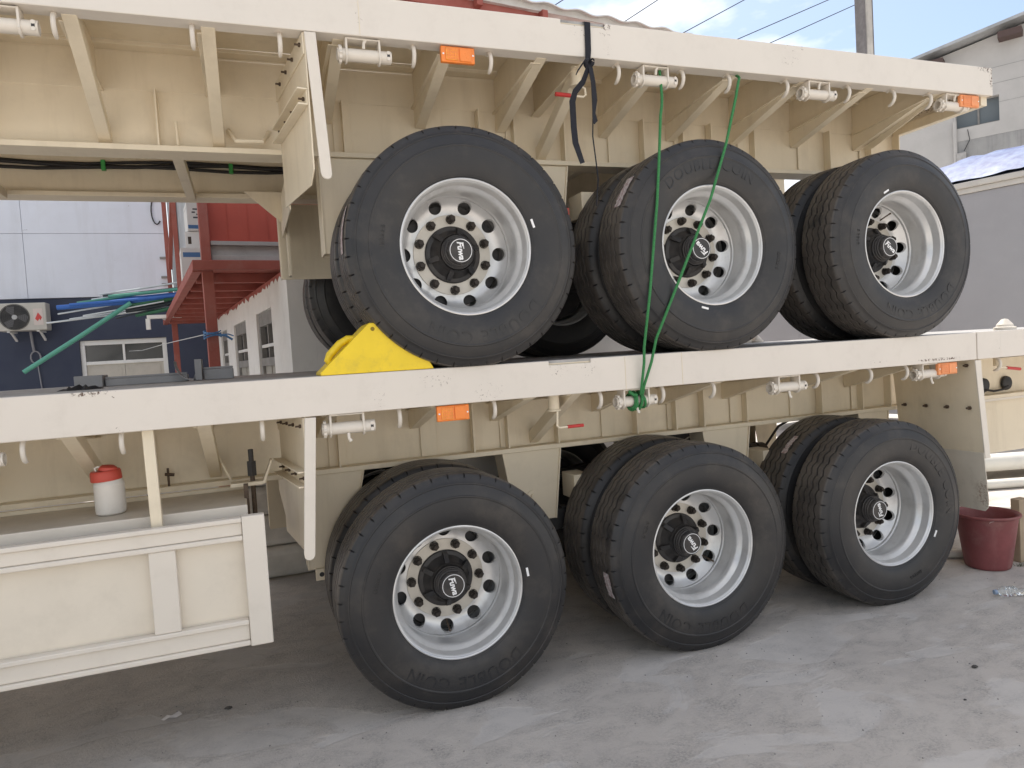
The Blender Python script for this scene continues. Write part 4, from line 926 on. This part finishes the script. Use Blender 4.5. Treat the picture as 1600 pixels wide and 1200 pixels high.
def cartons():
    e = [((-1.255, 4.55, 2.467), .20, .36, .30, 'lower white carton with a blue band on the platform beside the red corner post', .1), ((-1.195, 4.62, 2.768), .17, .30, .17, 'middle worn carton in the stack on the red platform', -.1), ((-1.20, 4.60, 2.94), .17, .30, .27, 'top white carton of the stack on the red platform', .15)]
    M_bl = mat('carton_blue_print', (.07, .16, .33), .7); M_bk = mat('carton_black_print', (.05, .05, .06), .7); M_rd = mat('carton_red_print', (.5, .1, .12), .7); M_gn = mat('carton_green_print', (.05, .25, .14), .7); M_hole = mat('carton_hole', (.06, .045, .035), .9)
    for i, (loc, w, d, h, lab, a) in enumerate(e):
        t = thing('carton', lab, 'carton', loc, a); t['group'] = 'cartons stacked on the red platform'
        MB().box((-w / 2, -d / 2, .001), (w / 2, d / 2, h - .001)).build('box', M_carton, t, .004)
        y = -d / 2 - .0012
        MB().box((-w / 2 - .0015, -d / 2 + .01, h * .8), (-w / 2 - .0005, d / 2 - .02, h * .82)).build('tape', M_conc, t)
        if i == 0:
            MB().box((-w / 2 + .02, y, h - .09), (w / 2 - .03, y + .001, h - .045)).build('blue_band', M_bl, t)
            g_, w_ = text_mb('ΛY' if False else 'AY', .06, .001, 0, .001); g_.xf(Matrix.Translation((.03, y + .001, .09))); g_.build('print', M_gn, t, angle=0, fix=False)
            MB().box((0, y, .135), (.05, y + .001, .155)).build('red_print', M_rd, t)
        if i == 2:
            for k, (xx, zz, ww) in enumerate(((-.03, .20, .05), (-.04, .17, .03), (.0, .15, .06), (-.03, .12, .04))): MB().box((xx, y, zz), (xx + ww, y + .001, zz + .014)).build('print', M_bk, t)
            MB().box((-w / 2 + .005, y, .02), (w / 2 - .03, y + .001, .055)).build('blue_band', M_bl, t)
        if i == 1: MB().box((-.06, y, .05), (-.03, y + .001, .12)).build('torn_hole', M_hole, t)
cartons()
def white_house():
    t = thing('white_outbuilding', 'white plastered outbuilding with grey framed windows under the red platform', 'building', O, ROT)
    U = .65; random.seed(3)
    # side wall facing left: pieces round three openings, jagged painted top edge
    wins = [(.50, 1.40), (2.18, 3.25), (4.02, 4.75)]; zs, zh = 0.9, 2.12
    def piece(v0, v1, z0, z1): MB().box((U, v0, z0), (U + .20, v1, z1)).build('wall', M_plaster, t)
    v = -.30
    for (a, b) in wins: piece(v, a, 0, zh); piece(a, b, 0, zs - .0); v = b
    piece(v, 6.8, 0, zh)
    top = [(-.30, zh), (6.8, zh)]; edge = []; vv = 6.8
    while vv > -.30: edge.append((vv, 2.325 + random.uniform(-.045, .02))); vv -= random.uniform(.04, .13)
    edge.append((-.30, 2.34)); MB().prism(top + edge, 'x', U, U + .20).build('wall_top', M_plaster, t, angle=0)
    MB().box((U + .003, -.29, 2.29), (U + .19, 6.8, 2.36)).build('wall_plate', M_redp, t)
    MB().box((U + .201, -.30, 0), (4.8, -.10, 2.34)).build('wall', M_plaster, t)
    for (a, b) in wins:
        f = MB().box((U + .02, a + .001, zs), (U + .08, a + .07, zh)).build('window', M_frame, t, .003)
        MB().box((U + .02, b - .07, zs), (U + .08, b - .001, zh)).build('frame', M_frame, f, .003); MB().box((U + .02, a + .071, zh - .13), (U + .08, b - .071, zh - .001)).build('frame', M_frame, f, .003)
        MB().box((U + .02, a + .071, 1.60), (U + .08, b - .071, 1.68)).build('frame', M_frame, f, .003)
        MB().box((U + .03, (a + b) / 2 - .02, 1.681), (U + .07, (a + b) / 2 + .02, zh - .131)).build('frame', M_frame, f, .002)
        MB().box((U + .025, a + .071, 1.78), (U + .06, b - .071, 1.81)).build('glazing_bar', M_white, f, .002)
        MB().box((U + .07, a + .071, 1.681), (U + .075, b - .071, zh - .131)).build('pane', M_glass, f)
        for k in range(4):
            w = (b - a - .142) / 4; MB().box((U + .04 + .008 * (k % 2), a + .072 + w * k, zs + .01), (U + .065, a + .068 + w * (k + 1), 1.599)).build('shutter_board', mat('shutter_grey', (.36, .34, .30), .75, var=.25, vscale=8), f, .002)
    mb = MB(); mb.tube([(.12, .10, 1.86), (.30, 0.02, 1.862), (.66, -.32, 1.865)], .004, 6)
white_house()
def blue_tie():
    mb = MB(); px, py = -1.168 + .115 * .99 - .115 * .13, 3.07 + .115 * .13 + .115 * .99
    for k in range(5):
        mb.tube([(px + .064 * math.cos(a), py + .062 * math.sin(a), 1.86 + .010 * k + .012 * math.sin(a * 1.5 + k)) for a in [i * .45 for i in range(15)]], .006, 6)
    mb.tube([(px + .05, py - .05, 1.87), (px + .10, py - .06, 1.865), (px + .15, py - .05, 1.83)], .010, 6); mb.tube([(px + .05, py - .05, 1.87), (px + .12, py - .06, 1.875), (px + .16, py - .05, 1.86)], .006, 6)
    tag(mb.build('blue_cord', mat('blue_cord', (.08, .22, .45), .6, var=.3, vscale=60), None), 'blue cord wrapped round the near red post of the platform', 'cord')
    mb = MB(); mb.tube([(-2.6, 9.9, 1.98), (-2.2, 8.2, 1.93), (-1.6, 5.2, 1.90), (px - .06, py - .02, 1.88)], .004, 5); tag(mb.build('washing_line', mat('pale_line', (.5, .5, .5), .6), None), 'thin pale line stretched from the red post to the door wall', 'line')
blue_tie()
def pipes():
    M_pg = mat('pvc_green', (.10, .36, .27), .4, var=.12); M_pb = mat('pvc_blue', (.03, .14, .50), .4, var=.15); M_pw = mat('pvc_white', (.66, .70, .72), .45, var=.08); M_pd = mat('pvc_dark', (.03, .04, .05), .5); M_pdg = mat('pvc_dark_green', (.04, .17, .09), .45, var=.2)
    Y = 8.6
    rows = [(-2.70, -1.55, 2.755, 8.62, .016, M_pd, 'short dark rod on top of the pipe bundle'), (-2.62, -1.5, 2.735, 8.55, .024, M_pg, 'upper green plastic pipe of the bundle reaching the platform'), (-3.02, -2.3, 2.655, 8.56, .020, M_pg, 'short pale green pipe poking out left above the blue pipes'),
        (-2.85, -2.2, 2.70, 8.66, .022, M_pw, 'white plastic pipe lying just under the top green pipe'), (-3.27, -1.55, 2.60, 8.55, .034, M_pb, 'longest blue plastic pipe in the bundle'), (-2.86, -1.52, 2.665, 8.60, .032, M_pb, 'shorter blue plastic pipe behind the long blue one'),
        (-3.28, -2.2, 2.515, 8.62, .011, M_pw, 'thin white conduit below the long blue pipe'), (-3.15, -1.9, 2.44, 8.66, .011, M_pw, 'thin white conduit lower in the bundle, mid length'), (-3.45, -1.85, 2.40, 8.72, .012, M_pw, 'lowest thin white conduit reaching towards the air conditioner'),
        (-2.35, -1.72, 2.60, 8.55, .036, M_pdg, 'thick dark green pipe under the blue pipes'), (-2.42, -1.74, 2.53, 8.60, .034, M_pd, 'dark grey pipe under the dark green pipe'), (-2.30, -1.74, 2.46, 8.60, .030, M_pdg, 'lowest dark green pipe above the white bracket'),
        (-3.10, -1.6, 2.625, 8.48, .022, M_pb, 'slim blue plastic pipe along the front of the long blue one'), (-2.75, -1.56, 2.78, 8.68, .014, M_pw, 'thin white conduit on top at the back of the bundle'), (-2.95, -1.9, 2.47, 8.50, .010, M_pw, 'thin white conduit at the front beside the slanted green pipe'), (-2.55, -1.85, 2.42, 8.56, .012, M_pd, 'thin dark conduit just above the white bracket')]
    for (x0, x1, z, y, r, m, lab) in rows:
        sl = .10 if r > .015 else .17
        mb = MB(); mb.tube([(x0, y, z), ((x0 + x1) / 2, y, z + sl * .5 - .005), (x1, y, z + sl)], r, 14, cap=False); mb.tube([(x0, y, z), ((x0 + x1) / 2, y, z + sl * .5 - .005), (x1, y, z + sl)], r * .82, 14, cap=False)
        o = mb.build('plastic_pipe', m, None); tag(o, lab, 'pipe', 'plastic pipes bundled beside the red platform')
    mb = MB(); mb.tube([(-3.71, 8.45, 1.72), (-3.0, 8.47, 2.18), (-2.33, 8.48, 2.63)], .032, 14); tag(mb.build('plastic_pipe', M_pg, None), 'long pale green pipe hanging slanted down to the left from the bundle', 'pipe', 'plastic pipes bundled beside the red platform')
    t = thing('pipe_bracket', 'white bracket arm carrying the pipe bundle beside the red platform', 'bracket', (-1.95, 8.6, 2.40))
    MB().box((-.20, -.04, .0), (.26, .10, .05)).build('arm', M_white, t, .004); MB().box((-.22, -.04, -.16), (-.16, .02, -.001)).build('drop', M_white, t, .004)
    MB().box((-.02, .101, 0), (.03, 1.99, .05)).build('strut', M_white, t, .003)
pipes()

def right_side():
    # grey box body standing at right, with tarpaulin on its top
    a = Vector((8.40, 2.80, 0)); b = Vector((7.20, 7.1, 0)); d = (b - a).normalized(); ang = math.atan2(d.y, d.x) - math.pi / 2
    t = thing('box_container', 'tall plain grey box body with pale top rail at right', 'container', (8.40, 2.80, 0), ang)
    M_gb = mat('grey_box_paint', (0.37, 0.37, 0.385), 0.55, var=0.08, vscale=1.2, dirt=((.46, .46, .46), 10, .18), bump=0.05, bscale=14)
    L_ = 4.5
    MB().box((.05, -5, .35), (2.5, L_, 3.30)).build('body', M_gb, t, .01)
    for i in range(1, 9): MB().box((.046, -5 + i * 1.05, .36), (.0495, -5 + i * 1.05 + .006, 3.29)).build('panel_seam', M_gb, t)
    M_tr = mat('pale_rail', (0.62, 0.60, 0.55), 0.4, var=.1)
    MB().box((.03, -5, 3.301), (2.52, L_ + .02, 3.37)).build('top_rail', M_tr, t, .006); MB().box((.0, -5, 3.371), (2.53, L_ + .03, 3.45)).build('top_rail', M_tr, t, .012)
    for v in (-3.5, 3.2):
        MB().lathe([(.2, 0), (.42, .0), (.45, .03), (.45, .25), (.42, .28), (.2, .28)], 32, 'x', (.2, v, .45)).build('wheel', M_rubber, t)
    random.seed(5)
    M_t = mat('blue_silver_tarp', (0.11, 0.16, 0.30), 0.55, var=0.6, vscale=7, col2=(.015, .04, .17), bump=0.6, bscale=14)
    mb = MB(); n = 60; k = 8; vs = []; fs = []
    for i in range(n + 1):
        v = -4.5 + 8.7 * i / n
        for j in range(k + 1):
            u = .0 + 2.4 * j / k; hgt = 3.455 + .50 * math.sin(math.pi * min(1, max(0, (u + .05) / 2.5))) * min(1, max(.02, (4.2 - v) / 3.0)) + random.uniform(0, .03)
            vs.append((u + random.uniform(-.02, .02), v, hgt if j else 3.455 + random.uniform(.0, .04)))
    for i in range(n):
        for j in range(k): fs.append((i * (k + 1) + j, i * (k + 1) + j + 1, (i + 1) * (k + 1) + j + 1, (i + 1) * (k + 1) + j))
    mb.add(vs, fs); mb.xf(Matrix.Translation((8.40, 2.80, 0)) @ Matrix.Rotation(ang, 4, 'Z')); o = mb.build('tarpaulin', M_t, None, angle=60); tag(o, 'crinkled blue and silver tarpaulin lying on top of the grey box body', 'tarpaulin')
right_side()
def far_building():
    a = Vector((20.26, 10.9)); dirv = Vector((-math.sin(R(30)), math.cos(R(30)))); ang = math.atan2(dirv.y, dirv.x)
    t = thing('stained_building', 'tall white building with weather stained concrete wall and broken eaves at right', 'building', (a.x, a.y, 0), ang)
    M_w = mat('white_block_wall', (0.50, 0.49, 0.475), 0.85, var=0.12, vscale=1.2, dirt=((.38, .37, .36), 1.5, .4), bump=.2, bscale=10)
    M_st = mat('stained_concrete', (0.36, 0.36, 0.355), 0.9, var=0.3, vscale=1.0, dirt=((.22, .22, .22), 2.0, .6), streak=((.20, .20, .205), (5, 5, .35), .75), bump=.2, bscale=10)
    # local x runs along the wall to the left, wall faces local +y ... outward is +y
    def B(lo, hi): return MB().box(lo, hi)
    B((-6, -8, 0), (1.75, 0, 7.0)).build('wall', M_st, t); B((1.755, -8, 0), (3.9, -.02, 9.0)).build('wall', M_w, t)
    wx = (.62, 1.70); wz = (7.38, 8.12)
    for lo, hi in (((-6, -8, 7.005), (wx[0], 0, 9.0)), ((wx[1], -8, 7.005), (1.75, 0, 9.0)), ((wx[0], -8, 7.005), (wx[1], 0, wz[0])), ((wx[0], -8, wz[1]), (wx[1], 0, 9.0))): B(lo, hi).build('wall', M_w, t)
    for z in (7.9, 8.45, 8.9): B((-6, .0005, z), (wx[0] if z < 8.3 else 1.7, .004, z + .012)).build('wall_joint', M_st, t)
    f = B((wx[0], -.25, wz[0]), (wx[1], -.20, wz[0] + .06)).build('window', M_frame, t); B((wx[0], -.25, wz[0] + .061), (wx[1], -.22, wz[1])).build('pane', mat('grey_glass', (.14, .16, .17), .25), f); B((1.12, -.2199, wz[0] + .061), (1.17, -.18, wz[1])).build('mullion', M_frame, f)
    # sloping roof verge with rafters
    mb = MB(); mb.add([(-6, .5, 10.9), (3.6, .5, 9.42), (3.6, -8, 9.42), (-6, -8, 10.9), (-6, .5, 11.0), (3.6, .5, 9.50), (3.6, -8, 9.50), (-6, -8, 11.0)], [(0, 3, 2, 1), (4, 5, 6, 7), (0, 1, 5, 4), (1, 2, 6, 5), (2, 3, 7, 6), (3, 0, 4, 7)]); mb.build('roof', M_galv, t)
    mb = MB(); mb.prism([(-6, 9.001), (3.6, 9.001), (3.6, 9.35), (-6, 10.85)], 'y', -.3, -.01); mb.build('wall_top', M_w, t)
    for x in (2.2, .3, -1.6, -3.5): B((x - .28, -.005, 9.33 + (2.2 - x) * .154 - .06), (x + .28, .42, 9.45 + (2.2 - x) * .154)).build('rafter', mat('rafter_brown', (.09, .06, .055), .8), t)
    mb = MB(); mb.tube([(1.72, .05, 4), (1.72, .05, 7.6)], .05, 8); mb.build('drain_pipe', M_w, t); B((1.45, .01, 6.3), (1.68, .12, 6.65)).build('meter_box', M_conc, t)
    mb = MB(); mb.tube([(1.5, .05, 6.7), (1.35, .06, 7.0), (1.4, .05, 7.3)], .012, 6); mb.build('loose_wire', M_black, t)
far_building()
def pole_wires():
    t = thing('utility_pole', 'weathered grey concrete utility pole rising behind the upper trailer', 'utility pole', (14.42, 10.92, 0))
    M_p = mat('pole_concrete', (.58, .55, .50), .9, var=.3, vscale=2, streak=((.2, .19, .18), (14, 14, .4), .6), bump=.3, bscale=20)
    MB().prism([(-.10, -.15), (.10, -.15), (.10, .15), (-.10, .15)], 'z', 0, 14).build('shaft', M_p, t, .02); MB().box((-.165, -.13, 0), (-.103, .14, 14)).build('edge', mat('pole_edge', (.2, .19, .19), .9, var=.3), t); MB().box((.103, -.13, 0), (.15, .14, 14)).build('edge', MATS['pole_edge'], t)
    Wm = mat('overhead_wire', (.03, .03, .035), .6)
    lines = [(((8.9, 18, 12.35), (10.2, 18, 13.2)), 'leftmost overhead wire, crossing above the corrugated roof end'), (((11.5, 18, 12.15), (13.6, 18, 13.5)), 'second overhead wire from the left above the roof end'), (((13.6, 18, 11.93), (17.2, 18, 13.85)), 'third overhead wire from the left, in the open sky'), (((15.6, 18, 11.85), (21.0, 18, 14.2)), 'fourth overhead wire, crossing the white cloud'), (((16.8, 18, 11.75), (22.6, 18, 14.3)), 'overhead wire nearest the concrete pole')]
    for (p, q), lab in lines:
        p, q = Vector(p), Vector(q); d = q - p; a, b = p - d * 2.0, q + d * 1.5
        mb = MB(); mb.tube([a.lerp(b, i / 12) for i in range(13)], .016, 6); o = mb.build('overhead_wire', Wm, None); tag(o, lab, 'wire', 'overhead wires in the sky')
pole_wires()
def under_background():
    # stack of pale rounded concrete beams standing behind the lower trailer
    M_k = mat('beam_concrete', (0.78, 0.76, 0.73), 0.9, var=0.25, vscale=4, dirt=((.45, .43, .4), 5, .3), bump=.4, bscale=25)
    labs = ['bottom pale concrete beam of the stack seen left of the lower wheels', 'second pale concrete beam from the ground in the stack', 'third pale concrete beam from the ground in the stack', 'fourth pale concrete beam from the ground in the stack', 'topmost pale concrete beam of the stack seen left of the lower wheels']
    for i in range(5):
        mb = MB(); mb.box((-1.02 + .03 * (i % 2), 2.52 + .03 * (i % 3), .235 * i + .001), (.9, 2.78, .235 * i + .232)); o = mb.build('concrete_beam', M_k, None, .06, seg=4); tag(o, labs[i], 'concrete beam', 'concrete beams stacked behind the trailer')
    # white tubular frame lying behind the bucket
    t = thing('tubular_frame', 'white painted steel tube frame lying sunlit behind the red bucket', 'frame', (5.4, 1.9, 0))
    Mw = mat('frame_white', (.74, .72, .66), .45, var=.08, dirt=((.5, .45, .38), 5, .3))
    tubes = [((-.3, .2, .22), (1.8, -.35, .20), .085), ((-.6, .1, .05), (1.6, -.6, .05), .045), ((-1.3, -.2, .03), (.2, -1.3, .03), .035), ((-1.84, -1.44, .032), (-1.60, -1.60, .032), .030), ((-1.41, -1.28, .24), (-1.62, -1.49, .036), .034), ((-.3, .9, .30), (2.0, .3, .30), .06)]
    for p, q, r in tubes: MB().tube([p, q], r, 18).build('tube', Mw, t)
    MB().box((-.2, .25, .10), (1.9, .8, .14)).xf(Matrix.Rotation(-.25, 4, 'Z')).build('plate', Mw, t, .004)
    # timber at the right frame edge with a tuft of grass at its foot
    mb = MB(); mb.box((-.045, -.03, 0), (.045, .03, .42)); o = mb.build('timber_post', mat('raw_timber', (.42, .33, .23), .8, var=.2, vscale=6, streak=((.25, .18, .11), (30, 30, 2), .5)), None, .004); o.location = (3.90, .17, 0); tag(o, 'short raw timber post at the right edge beside the red bucket', 'post')
    random.seed(11); mb = MB()
    for i in range(40):
        x, y = random.gauss(3.80, .02), random.gauss(.10, .02); a = random.random() * 6.28; h = random.uniform(.01, .035); l = random.uniform(.01, .03)
        mb.add([(x - .002, y, 0), (x + .002, y, 0), (x + l * math.cos(a), y + l * math.sin(a), h)], [(0, 1, 2)])
    o = mb.build('grass_tuft', mat('grass_green', (.06, .09, .03), .8, var=.4, vscale=40), None, angle=0, fix=False); o['kind'] = 'stuff'
under_background()
